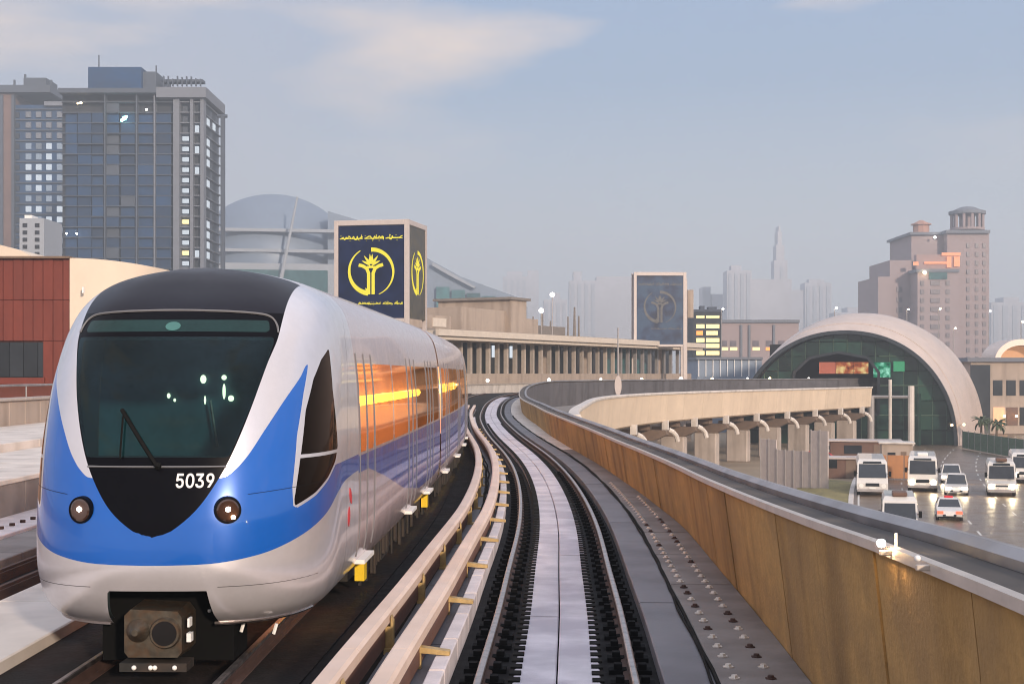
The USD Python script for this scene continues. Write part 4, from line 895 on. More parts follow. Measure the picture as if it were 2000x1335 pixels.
# ------------------------------------------------------------------ midground blocks
d = 330
lb = thing('lit_office', 'small dark office block with rows of bright yellow windows', 'building')
block(lb, 'wall', 1354, 1410, 608, GND, d, 12, tower_dark); block(lb, 'roof', 1352, 1412, 604, 609, d - .3, 13, conc_tower); m = MB(); pb(m, 1368, 1376, 597, 605, d + 4, 3); pb(m, 1384, 1400, 599, 605, d + 3, 3); obj('roof_plant', m, conc_tower, lb)
for i, y in enumerate((616, 633, 646, 660, 671, 685)):
    for j, (x0, x1) in enumerate(((1360, 1376), (1379, 1405))): block(lb, 'window', x0, x1 - (i == 2) * 3, y, y + (5 if i == 0 else 8), d - .12, .2, (orange_l if i == 2 and j == 0 else lit_win))
d = 400
pv = thing('villa_block', 'low pink building with glowing windows left of the arched station', 'building')
block(pv, 'wall', 1400, 1560, 628, GND, d, 20, pink_wall); block(pv, 'roof_edge', 1396, 1562, 624, 630, d - .6, 21, tower_pale)
for x in (1408, 1426, 1470, 1496, 1520): block(pv, 'window', x, x + 12, 665, 676, d - .15, .3, hotel_win); block(pv, 'lit_window', x, x + 14, 678, 684, d - .15, .3, lit_win if x < 1480 else orange_l)
for x in (1402, 1446, 1462, 1510): block(pv, 'pilaster', x, x + 4, 634, 700, d - .5, .6, tower_pale)
d = 250
gl = thing('glass_link', 'low bluish glazed roof between billboard pillar and station', 'building')
block(gl, 'roof', 1360, 1490, 697, 702, d, 20, tower_pale); block(gl, 'glazing', 1362, 1488, 702, GND, d + .5, 18, dome_mat)
for x in range(1364, 1488, 14): block(gl, 'mullion', x, x + 1.5, 702, 735, d + .3, .3, white_paint)
d = 245
rb_ = thing('right_building', 'grey low building with dark windows right of the arched station', 'building')
block(rb_, 'wall', 1896, 2150, 705, GND, d, 20, tan); block(rb_, 'roof_slab', 1890, 2150, 698, 706, d - .8, 22, tower_pale); block(rb_, 'glass_bay', 1897, 1934, 712, GND, d - .3, .5, dark_glass)
for x in range(1940, 2140, 26): block(rb_, 'window', x, x + 18, 742, 772, d - .12, .3, dark_glass); block(rb_, 'shop_front', x, x + 22, 795, 830, d - .12, .3, [red_cab, dark_glass, LOOK['lit_interior']][(x // 26) % 3])
for x in (1962, 1985, 1905): m = MB(); m.ball(at(x, 812 if x != 1905 else 790, d - 1), .22); obj('wall_lamp', m, warm_l, rb_)
cn = thing('arched_canopy', 'warm lit arched canopy above the grey building at the right edge', 'canopy')
th = np.linspace(0, np.pi, 24); d = 262
outp = [(1995 + 52 * math.cos(a), 706 - 44 * math.sin(a)) for a in th]; inp = [(1995 + 42 * math.cos(a), 706 - 32 * math.sin(a)) for a in th[::-1]]
prism(cn, 'arch_rim', outp + inp, d, 8, shell_mat); prism(cn, 'lit_end', inp, d + 3, .4, M('canopy_glow', (.45, .25, .14), .7, emit=(1, .45, .18), es=.25))

# ------------------------------------------------------------------ long low terminal with colonnade
TD = lambda x: np.interp(x, [840, 1345], [150, 219])
te = thing('terminal_building', 'long low flat-roofed building with pale columns and dark glass behind the tracks', 'building')
P0, P1 = at(840, HOR, TD(840)), at(1345, HOR, TD(1345)); tv = (P1 - P0)[:2]; tl = np.linalg.norm(tv); tv /= tl; tn = np.array((-tv[1], tv[0])); ta = math.atan2(tv[1], tv[0])
def tp(x, z, back=0.0):
    k = (x - 1000) / FP; o = P0[:2]; s_ = (k * o[1] - o[0]) / (tv[0] - k * tv[1]); p = o + s_ * tv + back * tn; return s_, np.array((p[0], p[1], z))
def tbx(parent, name, x0, x1, z0, z1, b0, b1, mat):
    s0, _ = tp(x0, 0); s1, _ = tp(x1, 0); c = P0[:2] + (s0 + s1) / 2 * tv + (b0 + b1) / 2 * tn
    m = MB(); m.box((c[0], c[1], (z0 + z1) / 2), (s1 - s0, b1 - b0, z1 - z0), ta); return obj(name, m, mat, parent)
ZR = EYE + 4.55
tbx(te, 'roof_slab', 820, 1346, ZR - .95, ZR, -2.2, 22, roof_pale); tbx(te, 'roof_fascia', 815, 1347, ZR - .55, ZR + .12, -2.6, -2.21, roof_pale)
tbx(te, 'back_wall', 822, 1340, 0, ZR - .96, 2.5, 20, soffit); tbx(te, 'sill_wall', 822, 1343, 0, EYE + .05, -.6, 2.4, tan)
xs = 824.0; k = 0
while xs < 1336:
    x2 = xs + np.interp(xs, [840, 1340], [19, 13]); mt = dark_glass
    if 985 < xs < 1040: mt = white_win if k % 2 else dark_glass
    elif xs > 1205 and xs < 1285: mt = teal_glass
    elif k % 5 == 0: mt = tan
    s_, p = tp(xs, 0); m = MB(); m.box((p[0], p[1], (EYE + ZR) / 2 - .45), (.42, .42, ZR - EYE - .95), ta); obj('column', m, column_mat if xs < 1200 else pole_mat, te)
    if mt is white_win: tbx(te, 'lit_window', xs + 3, x2 - 3, ZR - 2.6, ZR - 1.2, 1.9, 2.1, mt)
    tbx(te, 'glass_bay', xs + 1.5, x2 - 1.5, EYE + .06, ZR - .97, 2.2, 2.4, dark_glass if mt is white_win else mt); xs = x2; k += 1
# rooftop rooms and plant
tbx(te, 'roof_upstand', 830, 1345, ZR, ZR + .5, 3, 21, roof_dark)
tbx(te, 'roof_room', 858, 955, ZR + .5, ZR + 2.1, 5, 14, tan); tbx(te, 'roof_room', 975, 1016, ZR + .5, ZR + 3.3, 5, 15, tan); tbx(te, 'roof_room', 1016.5, 1062, ZR + .5, ZR + 3.3, 5.3, 15, tan); tbx(te, 'roof_room', 1062, 1092, ZR + .5, ZR + 4.7, 4.6, 15, tan); tbx(te, 'roof_canopy', 1058, 1095, ZR + 4.7, ZR + 5.0, 4.2, 15.5, roof_dark)
tbx(te, 'roof_room', 1100, 1132, ZR + .5, ZR + 2.6, 6, 15, tan); tbx(te, 'roof_room', 1133, 1195, ZR + .5, ZR + 1.9, 7, 15, roof_dark); tbx(te, 'roof_window', 920, 945, ZR + .8, ZR + 1.8, 4.9, 5.02, roof_pale)
for x, h_ in ((1098, 4.6), (1108, 3.6), (1148, 2.6), (1165, 3.1), (1180, 2.2), (1212, 3.0), (1224, 4.4), (1232, 3.2), (868, 3.0)):
    _, p = tp(x, ZR + .5, 8); m = MB(); m.bar(p, p + (0, 0, h_), .28 if x in (1098, 1224) else .16, 6, .12); obj('vent_stack', m, roof_dark, te)
for x, z in ((1112, 3.2), (1133, 5.4)):
    _, p = tp(x, ZR + .4, 4); m = MB(); m.bar(p, p + (0, 0, z - .3), .06, 5); po = obj('lamp_pole', m, pole_mat, te); m = MB(); m.ball(p + (0, 0, z), .34); obj('lamp_globe', m, M('globe_glow', (.8, .8, .8), .5, emit=(1, .92, .85), es=1.6) if 'globe_glow' not in LOOK else LOOK['globe_glow'], po)

# ------------------------------------------------------------------ billboard towers
def crescent(r0, r1, a0, a1, w0, w1, n=40):
    a = np.radians(np.linspace(a0, a1, n)); w = np.linspace(w0, w1, n); o = np.c_[np.cos(a), np.sin(a)]
    return Polygon(np.vstack([o * r0, (o * (r0 - w)[:, None])[::-1]])).buffer(0)
def frond(x, y, ang, ln, wd):
    t = np.linspace(0, 1, 10); c = np.c_[t * ln, .28 * ln * t * t]; up = c + np.c_[t * 0, wd * np.sin(np.pi * t ** .7)]
    return affinity.translate(affinity.rotate(Polygon(np.vstack([c, up[::-1]])).buffer(.002), ang, origin=(0, 0)), x, y)
def emblem():
    """Two tapering arcs round a palm with twin stems, in units of the picture's width, centre at the origin."""
    g = [crescent(.352, 0, 118, 262, .012, .075), crescent(.352, 0, 90, -70, .062, .010)]
    def stem(sg, off):
        p = [(off, -.33), (off, -.02), (off + sg * .03, .05), (off + sg * .09, .085), (off + sg * .15, .10)]; return LineString(p).buffer(.024, cap_style=2, join_style=1)
    g += [stem(-1, -.038), stem(1, .032), Polygon([(-.06, -.33), (-.014, -.33), (-.014, -.26), (-.09, -.235)])]
    for sg in (1, -1):
        for ang, ln, x, y in ((15, .13, .02, .09), (42, .15, .02, .10), (70, .14, .008, .11), (88, .10, 0, .11)):
            f = frond(x, y, ang, ln, .032); g.append(f if sg > 0 else affinity.scale(f, -1, 1, origin=(0, 0)))
    for x in (-.05, -.018, .016, .048): g.append(Point(x, .06 + .01 * (abs(x) < .03)).buffer(.022))
    return unary_union([x.buffer(0) for x in g])
def script_line(w, h, seed, gaps):
    """A line of joined cursive strokes with dots above and below, as on the poster."""
    r = random.Random(seed); g = []; x = -w / 2
    for word in gaps:
        x0, x1 = -w / 2 + word[0] * w, -w / 2 + word[1] * w; x = x0; pts = [(x0, r.uniform(-.1, .1) * h)]
        while x < x1:
            x += r.uniform(.16, .34) * h * 1.3; pts.append((min(x, x1), r.choice((-.28, 0, .05, .3, .45)) * h))
        g.append(LineString(pts).buffer(.11 * h, quad_segs=3)); g.append(LineString([(x0, -.05 * h), (x1, -.05 * h)]).buffer(.09 * h, quad_segs=2))
        for _ in range(max(1, int((x1 - x0) / h / 1.1))):
            g.append(Point(r.uniform(x0, x1), r.choice((-.55, .62, .7)) * h).buffer(.09 * h, quad_segs=2))
        if r.random() < .8: a = r.uniform(x0, x1); g.append(LineString([(a, -.1 * h), (a, .8 * h)]).buffer(.075 * h, quad_segs=2))
    return unary_union(g)
def billboard(label, d, xl, xr, yt, yb, ww, wd, print_, ink, yb_pic, legs, rot):
    """A four-sided frame on a mast: near face with the picture, right flank with a narrower picture."""
    a = at(xl, yt, d); x = thing('billboard_tower', label, 'billboard', (a[0], a[1], 0), rot); top = a[2]; bot = at(xl, yb, d)[2]; pb_ = at(xl, yb_pic, d)[2]; fw = .42
    def bx(name, x0, x1, y0, y1, z0, z1, mt, ch=.03): m = MB(); m.b(x0, x1, y0, y1, z0, z1, ch); return obj(name, m, mt, x)
    bx('frame_post', 0, fw, 0, fw, 0, top, frame_grey); bx('frame_post', ww - fw * 1.1, ww, 0, fw, 0, top, frame_grey); bx('frame_post', ww - fw, ww, wd - fw, wd, 0, top, frame_grey); bx('frame_post', 0, fw, wd - fw, wd, 0, top, frame_grey)
    bx('frame_beam', fw, ww - fw * 1.1, 0, fw, top - .5, top - .002, frame_grey); bx('frame_beam', ww - fw, ww, fw, wd - fw, top - .5, top - .002, frame_grey); bx('roof', .05, ww - .05, fw + .01, wd - .05, top - .3, top - .1, frame_grey); bx('frame_beam', fw, ww - fw * 1.1, .02, fw, pb_ - .35, pb_ - .01, frame_grey)
    pic = bx('picture', fw + .01, ww - fw * 1.1 - .01, .09, .3, pb_, top - .51, print_, 0); pw_ = ww - 2.1 * fw; cx = fw + pw_ / 2
    side = bx('side_picture', ww - .28, ww - .07, fw + .05, wd - fw - .02, pb_, top - .51, side_print, 0)
    zc = top - .5 - 3.05 * pw_ / 5.0 * 1.0 - .42
    m = MB(); m.poly(affinity.scale(emblem(), pw_, pw_, origin=(0, 0)), (cx, .088, zc), (1, 0, 0), (0, 0, 1), .02); obj('emblem', m, ink, pic)
    m = MB(); m.poly(script_line(pw_ * .94, pw_ * .062, 3, ((0, .36), (.40, .70), (.74, 1.0))), (cx, .088, zc + pw_ * .485), (1, 0, 0), (0, 0, 1), .02); obj('lettering', m, ink, pic)
    m = MB(); m.poly(script_line(pw_ * .66, pw_ * .042, 5, ((0, .5), (.56, .78), (.82, 1.0))), (cx + pw_ * .14, .088, zc - pw_ * .465), (1, 0, 0), (0, 0, 1), .02); obj('lettering', m, ink, pic)
    sw = wd - 2 * fw; m = MB(); m.poly(affinity.scale(emblem(), sw * 1.05, pw_ * .95, origin=(0, 0)), (ww - .065, fw + .05 + sw / 2, zc), (0, 1, 0), (0, 0, 1), .015); obj('side_emblem', m, ink, side)
    return x
billboard('lit navy billboard tower with bright gold palm emblem, above the train roof', 136, 652, 805, 431, 740, 7.45, 6.6, navy, gold_l, 622, 0, math.radians(-12))
b2 = billboard('dim navy billboard tower with unlit emblem, between terminal and lit office', 201, 1238, 1350, 531, 740, 7.5, 3.0, navy_dim, dim_gold, 672, 0, math.radians(2))
m = MB(); m.b(7.2, 7.62, .1, .7, 0, at(0, 545, 201)[2], .03); obj('mast', m, frame_grey, b2)
m = MB(); m.b(7.75, 8.6, .6, .9, at(0, 620, 201)[2], at(0, 565, 201)[2], .02); obj('flank_sign', m, tan, b2)

# ------------------------------------------------------------------ red-brown building on the left
rbk = thing('red_building', 'dark red panelled building with cream curved end behind the train', 'building')
d = 72
block(rbk, 'core', -160, 134, 503, GND, d + .4, 14, M('red_core', (.12, .03, .02), .6)); block(rbk, 'parapet', -160, 135, 500, 504, d - .15, 15, soffit)
for x in np.arange(-150, 134, 19.5):
    for y0, y1 in ((504.5, 585), (586, 665), (666, 750)):
        if y0 > 660 and x < 80: continue
        block(rbk, 'cladding_panel', x + .5, x + 19, y0, y1, d + rng.uniform(.12, .2), .3, red_clad)
for x in np.arange(-150, 84, 28): block(rbk, 'window', x + .5, x + 27.5, 668, 736, d + .25, .2, dark_glass)
block(rbk, 'sill', -160, 86, 737, 750, d + .05, .4, red_clad)
a0 = at(135, HOR, d); m = MB(); top_ = at(0, 503, d)[2]
rad = 5.4; pts = [(0, 0)] + [(rad * .82 * math.sin(t), rad * (1 - math.cos(t))) for t in np.linspace(0, np.pi / 2, 18)] + [(rad * .82, 12), (0, 12)]
cen = Polygon([(p_[0], p_[1]) for p_ in pts[1:]]).buffer(0)
zr = lambda xx: top_ - .02 - .10 * (xx / 4.4) ** 2 * 4
G0 = np.array(cen.exterior.coords[:-1]); k = len(G0); v = np.vstack([np.c_[G0[:, 0] + a0[0] + .03, G0[:, 1] + d, np.zeros(k)], np.c_[G0[:, 0] + a0[0] + .03, G0[:, 1] + d, zr(G0[:, 0])]])
i = np.arange(k); j = (i + 1) % k; cap_ = trimesh.creation.triangulate_polygon(cen, engine='earcut'); 
cv, cf = cap_; from scipy.spatial import cKDTree; mp_ = cKDTree(G0).query(cv)[1]; cf = mp_[cf]
m.add(v, np.vstack([np.c_[i, j, j + k], np.c_[i, j + k, i + k], cf + k])); obj('curved_end', m, cream, rbk, 35)
m = MB(); pb(m, 160, 163, 560, 572, d - .5, .2); obj('wall_lamp', m, white_paint, rbk)
prism(rbk, 'shell_roof', [(-160, 500), (-160, 466), (-60, 468), (0, 478), (40, 489), (62, 500)], d + 16, 20, cream)

# ------------------------------------------------------------------ vehicles
def hull(pts): return trimesh.convex.convex_hull(np.array(pts))
def wheel(parent, x, y, r, w):
    m = MB(); m.bar((x - w / 2, y, r), (x + w / 2, y, r), r, 18); o = obj('wheel', m, tyre, parent); m = MB(); s_ = 1 if x > 0 else -1; m.bar((x + s_ * w / 2, y, r), (x + s_ * (w / 2 + .015), y, r), r * .55, 12); obj('hub', m, pole_mat, o)
def bus(label, loc, rot, w=2.5, h=3.1, ln=9.0, lights=True, roof_unit=False, snub=0.25, sign=True, skirt=veh_white):
    x = thing('bus', label, 'bus', loc, rot, 'white buses and minibuses coming along the road'); hw = w / 2; m = MB(); P = []
    for sx in (-1, 1):
        for y, z, k in ((.10, .38, .97), (0, .55, 1), (0, 1.1, 1), (snub, h * .52, 1), (snub + .35, h - .28, .95), (snub + .75, h - .03, .84), (ln - .2, h - .03, .84), (ln, h - .3, .95), (ln, .45, .98)): P.append((sx * hw * k, y, z))
    hood = snub > .6
    if hood: m.tm(hull([p for p in P if p[1] < .05 or p[2] < h * .4] + [(sx * hw, y_, h * .46) for sx in (-1, 1) for y_ in (snub, ln)])); m.tm(hull([p for p in P if p[1] > .15 and p[2] > h * .45] + [(sx * hw, y_, h * .44) for sx in (-1, 1) for y_ in (snub, ln)]))
    else: m.tm(hull(P))
    obj('body', m, veh_white, x)
    z0, z1 = h * .50, h - .42; yb = (lambda z: np.interp(z, [1.1, h * .46, h * .52, h - .28], [0, snub * .7, snub, snub + .35])) if hood else (lambda z: np.interp(z, [1.1, h - .28], [0, snub + .35]) if snub > .2 else np.interp(z, [1.1, h * .52, h - .28], [0, snub, snub + .35]))
    def slab(name, x0, x1, za, zb_, mt, off=.03, taper=.96):
        P = [(sx, yb(z) - o_, z) for sx in (x0, x1) for z in (za, zb_) for o_ in (off, -.02)]; m = MB(); m.tm(hull([(p[0] * (taper if p[2] > (za + zb_) / 2 else 1), p[1], p[2]) for p in P])); return obj(name, m, mt, x)
    slab('windscreen', -hw * .88, hw * .88, z0, z1, veh_glass)
    if sign: slab('sign_box', -hw * .6, hw * .6, z1 + .04, z1 + .22, dark_glass, .04)
    slab('grille', -hw * .45, hw * .45, .85, 1.12, dark_glass, .02); slab('bumper', -hw * .98, hw * .98, .40, .62, pole_mat, .06); slab('number_plate', -.26, .26, .64, .76, white_paint, .05)
    for sx in (-1, 1):
        m = MB(); m.bar((sx * hw * .72, -.035, .88), (sx * hw * .72, .02, .88), .20, 12); obj('headlight', m, head_l if lights else LOOK['white_paint'], x)
        m = MB(); m.b(sx * hw * 1.03, sx * hw * 1.2, -.05, .03, h * .55, h * .55 + .42, .02); m.bar((sx * hw * .96, .2, h * .62), (sx * hw * 1.1, 0, h * .62), .03, 5); obj('mirror', m, rubber, x)
        n = int(ln / 1.6)
        for k in range(n):
            y = 1.0 + k * (ln - 1.4) / n; m = MB(); m.b(sx * hw * .955, sx * hw * 1.004, y, y + (ln - 1.4) / n - .09, z0 + .1, z1 - .12, .015); obj('side_window', m, veh_glass, x)
        for y in (1.5, ln - 2.0): wheel(x, sx * (hw - .14), y, .45, .26)
    if roof_unit: m = MB(); m.b(-.45, .45, .9, 2.6, h - .04, h + .22, .06); obj('roof_unit', m, red_cab if roof_unit == 2 else white_paint, x)
    return x
def car(label, loc, rot, col=None, lights=True, rear=False, sign=False, w=1.8, h=1.48, ln=4.5):
    x = thing('car', label, 'car', loc, rot, 'cars on the road by the station'); hw = w / 2; m = MB(); mt = col or veh_white
    P = [(sx * hw * k, y, z) for sx in (-1, 1) for y, z, k in ((.05, .28, .92), (0, .5, .94), (.12, .72, .92), (1.15, .92, .98), (ln - .7, .95, .98), (ln, .85, .93), (ln, .4, .93), (ln - .1, .28, .9), (1, .25, 1), (ln - 1, .25, 1))]; m.tm(hull(P)); obj('body', m, mt, x)
    m = MB(); P = [(sx * hw * k, y, z) for sx in (-1, 1) for y, z, k in ((1.15, .90, .90), (1.9, h - .06, .72), (2.2, h - .04, .72), (3.2, h - .05, .72), (4.1, .93, .88))]; m.tm(hull(P)); cb = obj('cabin', m, veh_glass, x)
    m = MB(); P = [(sx * hw * k, y, z) for sx in (-1, 1) for y, z, k in ((1.85, h - .08, .735), (2.1, h, .66), (3.0, h, .66), (3.3, h - .08, .735))]; m.tm(hull(P)); obj('roof', m, mt, x)
    for sx in (-1, 1):
        for a, b in (((sx * hw * .90, 1.15, .92), (sx * hw * .73, 1.88, h - .07)), ((sx * hw * .88, 4.08, .95), (sx * hw * .73, 3.25, h - .07))): m = MB(); m.bar(a, b, .045, 5); obj('pillar', m, mt, x)
        m = MB(); m.box((sx * hw * .70, .05, .62), (.40, .12, .20)); obj('headlight', m, (red_l if rear else head_l) if lights else white_paint, x)
        for y in (.85, ln - .85): wheel(x, sx * (hw - .1), y, .32, .2)
    m = MB(); m.b(-hw * .5, hw * .5, -.03, .06, .36, .5, .01); obj('grille', m, dark_glass, x); m = MB(); m.b(-.26, .26, -.05, -.031, .40, .50); obj('number_plate', m, white_paint, x)
    m = MB(); m.b(-hw * .9, hw * .9, -.02, .1, .26, .34, .01); obj('bumper', m, rubber if rear else pole_mat, x)
    if sign: m = MB(); m.b(-.3, .3, 2.3, 2.5, h, h + .14, .02); obj('roof_sign', m, red_paint, x)
    return x
def on_road(px, y): d = FP * EYE / (y - HOR); return at(px, y, d)
bus('white bus with curved windscreen at the verge under the branch viaduct', on_road(1704, 969), math.radians(-13), 2.55, 3.1, 10.5, lights=False, snub=.55)
bus('white bus with tall flat windscreen and lamps lit below the station columns', on_road(1802, 961), math.radians(-16), 2.5, 3.15, 9.5, snub=.12, roof_unit=1)
bus('white minibus with reddish roof box half hidden by the brown parapet', on_road(1758, 1058), math.radians(-14), 2.15, 2.75, 6.0, roof_unit=2, snub=.3, sign=False, lights=False)
bus('white hooded minibus with bright headlamps near the right edge', on_road(1957, 970), math.radians(-17), 2.3, 2.95, 7.0, snub=.75, roof_unit=2)
bus('white bus cut by the right edge behind the hooded minibus', on_road(2003, 944), math.radians(-17), 2.5, 2.9, 8.0, snub=.3)
car('white saloon car with strong headlamps between flat-fronted bus and hooded minibus', on_road(1868, 968), math.radians(-17), w=1.95, h=1.75)
car('white car with lamps on just behind the saloon with strong headlamps', on_road(1858, 944), math.radians(-17), w=1.9, h=1.7)
car('small white taxi with red lamps, lowest on the road right of the parapet lamp', on_road(1855, 1018), math.radians(-15), rear=True, sign=True)
car('red parked car in the clutter under the branch viaduct', on_road(1640, 905) + (0, 0, .0), math.radians(60), col=red_paint, lights=False)
car('pale parked car beside the red parked car under the branch viaduct', on_road(1668, 893), math.radians(65), lights=False)

# ------------------------------------------------------------------ street furniture and clutter
hd = thing('hoarding', 'pale site hoarding of tall panels at the foot of the branch viaduct piers', 'hoarding')
a, b = at(1485, 950, 131), at(1618, 950, 124); n = 8
for k in range(n):
    p, q_ = a + (b - a) * k / n, a + (b - a) * (k + 1) / n; c = (p + q_) / 2; m = MB(); hh = 3.4 + .9 * (k in (0, 1)) + (1.9 if k > 5 else 0)
    m.box((c[0], c[1], hh / 2), (np.linalg.norm((q_ - p)[:2]) - .05, .12, hh), math.atan2((q_ - p)[1], (q_ - p)[0])); obj('panel', m, hoard, hd)
    m = MB(); m.bar((p[0], p[1] - .12, 0), (p[0], p[1] - .12, hh + .1), .06, 6); obj('post', m, pole_mat, hd)
for lab, px, d, w_, h_, dp, mt in (('brown site cabin with flat roof beside the white bus', 1640, 140, 5.0, 1.9, 3, red_cab), ('low red-roofed site cabin under the branch viaduct end', 1690, 165, 8, 2.4, 4, red_cab), ('small tan kiosk behind the white buses by the columns', 1752, 150, 3.2, 2.9, 3, tan)):
    p = at(px, HOR, d); x = thing('site_cabin', lab, 'cabin', (p[0], p[1], 0), -.2); m = MB(); m.b(-w_ / 2, w_ / 2, 0, dp, 0, h_, .05); obj('wall', m, mt, x); m = MB(); m.b(-w_ / 2 - .25, w_ / 2 + .25, -.3, dp + .2, h_ + .003, h_ + .18, .03); obj('roof', m, white_conc if 'kiosk' in lab else hoard, x)
    m = MB(); m.b(-w_ * .3, -w_ * .05, -.03, .05, 1.0, 2.0); obj('window', m, dark_glass, x); m = MB(); m.b(w_ * .12, w_ * .3, -.03, .05, .02, 2.1); obj('door', m, soffit, x)
p = at(1750, HOR, 138); x = thing('barrier', 'orange site barrier between the two nearest white buses', 'barrier', (p[0], p[1], 0), -.3)
for k in range(3): m = MB(); m.b(-2.4 + k * 1.6, -2.4 + k * 1.6 + 1.5, 0, .08, .15, 2.4, .02); obj('board', m, orange_p, x); m = MB(); m.b(-2.4 + k * 1.6 + .6, -2.4 + k * 1.6 + .7, -.3, .4, 0, .14); obj('foot', m, pole_mat, x)
gf = thing('mesh_fence', 'long green mesh fence along the far side of the road', 'fence')
a, b = at(1880, HOR, 195), at(2120, HOR, 150); n = 16
for k in range(n):
    p, q_ = a + (b - a) * k / n, a + (b - a) * (k + 1) / n; c = (p + q_) / 2; m = MB(); m.box((c[0], c[1], 1.3), (np.linalg.norm((q_ - p)[:2]) - .12, .04, 2.3), math.atan2((q_ - p)[1], (q_ - p)[0])); obj('panel', m, fence_green, gf)
    m = MB(); m.bar((p[0], p[1], 0), (p[0], p[1], 2.6), .06, 6); obj('post', m, pole_mat, gf)
lamps = [(1630, 601, 262, 'street lamp rising at the left shoulder of the station arch', 1), (1771, 604, 285, 'street lamp before the left edge of the pink hotel, the shorter of two together', 0), (1833, 603, 300, 'brightest warm street lamp in front of the pink hotel', 1),
         (1862, 641, 255, 'orange-tinged street lamp low against the hotel just over the arch', 0), (1931, 607, 330, 'tall street lamp beside the right flank of the pink hotel', 1), (1994, 628, 270, 'yellowish street lamp above the lit canopy at the right edge', 0), (1409, 603, 300, 'street lamp beside the lit office with yellow windows', 1)]
for px, y, d, lab, white in lamps:
    p = at(px, y, d); x = thing('street_lamp', lab, 'street lamp', (p[0], p[1], 0), 0, 'lit street lamps round the station'); m = MB(); m.bar((0, 0, 0), (0, 0, p[2] - .1), .13, 8, .07); obj('pole', m, pole_mat, x)
    m = MB(); m.bar((0, 0, p[2] - .15), (.5, -.2, p[2] + .1), .05, 5); obj('arm', m, pole_mat, x); m = MB(); m.ball((.3, -.25, p[2]), .24, 1, (1, 1, .8)); obj('lamp_head', m, warm_l if not white else LOOK['white_lamp'] if px != 1833 else warm_l, x)
tt = np.linspace(0, C.L, 3000); PP = C.pt(tt, tt * 0 - 6.2, np.array([rise(q_) for q_ in tt]) + .86); xs = 1000 + FP * PP[:, 0] / PP[:, 1]; okm = tt > C.t(118)
names = {952: 'left end of the far parapet beside the train', 1072: 'far parapet left of the signal mast', 1173: 'far parapet close to the signal mast', 1253: 'far parapet under the teal windows', 1330: 'far parapet at the foot of the dim billboard', 1391: 'far parapet below the lit office', 1460: 'far parapet left of the station arch', 1503: 'far parapet at the left foot of the station arch', 1580: 'far parapet inside the station arch'}
for px, lab in names.items():
    i = np.where(okm)[0][np.argmin(abs(xs[okm] - px))]; p = PP[i]; x = thing('parapet_lamp', 'small warm lamp on the ' + lab, 'lamp', p, 0, 'small lamps along the far parapet'); m = MB(); m.bar((0, 0, -.02), (0, 0, .22), .05, 6); obj('stem', m, pole_mat, x); m = MB(); m.ball((0, 0, .32), .19 if px != 1330 else .3); obj('globe', m, LOOK['globe_glow'] if px not in (1072, 1253, 1391, 1503) else warm_l, x)
ts = np.linspace(0, C.t(60), 4000); hh = np.array([H(q_) for q_ in ts]); PL = C.pt(ts, np.array([U(q_) for q_ in ts]) + LEAN - .09, np.array([rise(q_) for q_ in ts]) + hh); xs = 1000 + FP * PL[:, 0] / PL[:, 1]
for px, lab, r_, mt in ((1721, 'glaring bulkhead lamp on the lip of the brown parapet', .028, hot_l), (1792, 'small dim lamp in the duct right of the glaring parapet lamp', .018, white_paint)):
    i = np.argmin(abs(xs - px)); p = PL[i]; x = thing('bulkhead_lamp', lab, 'lamp', p); m = MB(); m.b(-.01, .09, -.015, .015, -.03, .005, .005); obj('base', m, rim_mat, x); m = MB(); m.ball((0, 0, .03 + r_ * .6), r_, 2); obj('glass', m, mt, x)
    if r_ > .02: m = MB(); m.bar((0.12, .10, -.06), (0.12, .10, .10), .009, 6); obj('stem', m, white_paint, x)

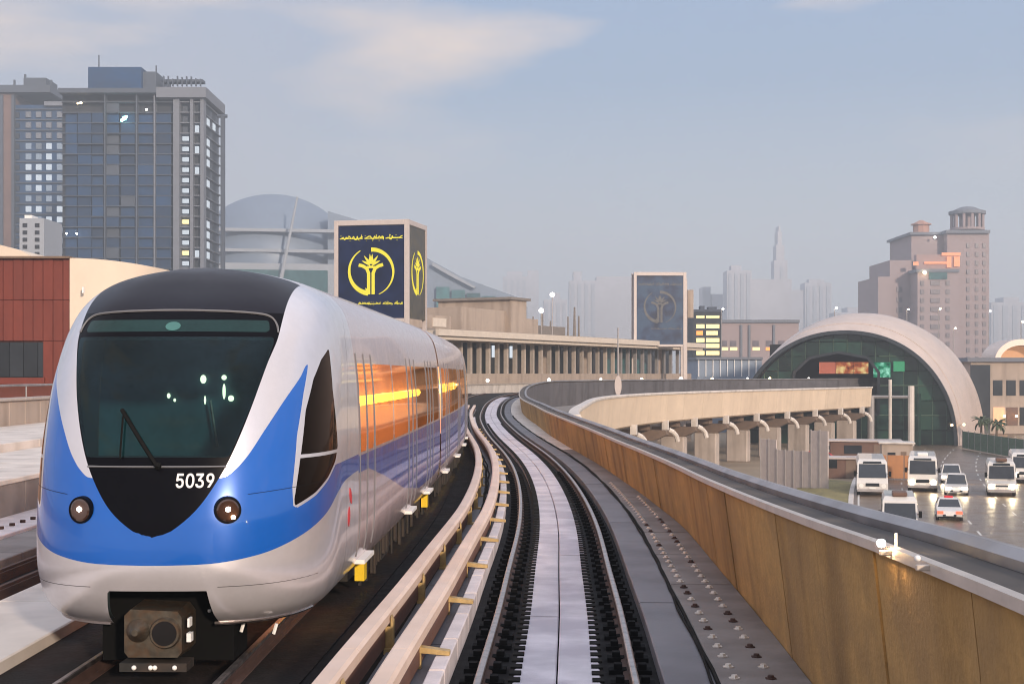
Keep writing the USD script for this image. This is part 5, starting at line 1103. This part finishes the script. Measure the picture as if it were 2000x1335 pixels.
tq = np.linspace(BR.t(95), BR.t(150), 900); PQ = BR.pt(tq, tq * 0 - .35, tq * 0 + EYE - 1.65); xs = 1000 + FP * PQ[:, 0] / PQ[:, 1]; p = PQ[np.argmin(abs(xs - 1207))]
x = thing('signal_mast', 'slim grey signal mast with an oval back plate on the branch viaduct', 'signal', p, 0); zt_ = at(0, 640, p[1])[2] - p[2]; zp = [at(0, y, p[1])[2] - p[2] for y in (733, 772)]
m = MB(); m.bar((0, 0, 0), (0, 0, zt_), .09, 8, .06); obj('pole', m, pole_mat, x)
m = MB(); m.poly(affinity.scale(Point(0, 0).buffer(1), .30, (zp[0] - zp[1]) / 2), (0, -.08, sum(zp) / 2), (1, 0, 0), (0, 0, 1), .05); obj('back_plate', m, hoard, x); m = MB(); m.box((0, .02, sum(zp) / 2), (.3, .16, 1.0)); obj('signal_box', m, pole_mat, x)
# palms beside the terminal and the station forecourt
def palm(label, loc, h):
    x = thing('palm_tree', label, 'palm tree', loc, 0, 'palms by the terminal'); m = MB(); m.bar((0, 0, 0), (.1, 0, h * .5), .22, 8, .18); m.bar((.1, 0, h * .5), (.15, .05, h), .18, 8, .14); obj('trunk', m, bark, x)
    r = random.Random(int(loc[0] * 10)); cr = MB()
    for k in range(26):
        a = r.uniform(0, 2 * np.pi); el = r.uniform(-.3, 1.1); L_ = r.uniform(1.4, 2.1); pts = [np.array((.15, .05, h))]
        for s_ in range(5):
            e = el - s_ * .32; pts.append(pts[-1] + L_ / 5 * np.array((math.cos(a) * math.cos(e), math.sin(a) * math.cos(e), math.sin(e))))
        w_ = np.array((-math.sin(a), math.cos(a), 0)); v = []; f = []
        for s_, p in enumerate(pts):
            wd = .22 * math.sin(np.pi * (s_ + .6) / 6); v += [p - w_ * wd - (0, 0, wd * .5), p, p + w_ * wd - (0, 0, wd * .5)]
        for s_ in range(5):
            q_ = s_ * 3; f += [(q_, q_ + 1, q_ + 4), (q_, q_ + 4, q_ + 3), (q_ + 1, q_ + 2, q_ + 5), (q_ + 1, q_ + 5, q_ + 4)]
        cr.add(np.array(v), np.array(f))
    obj('crown', cr, leaf, x); return x
for px, y, d, lab in ((1945, 860, 190, 'palm behind the green mesh fence near the right building'), (1915, 852, 200, 'shorter palm at the right foot of the station arch')):
    p = at(px, HOR, d); palm(lab, (p[0], p[1], 0), at(px, y, d)[2] + 2.2)
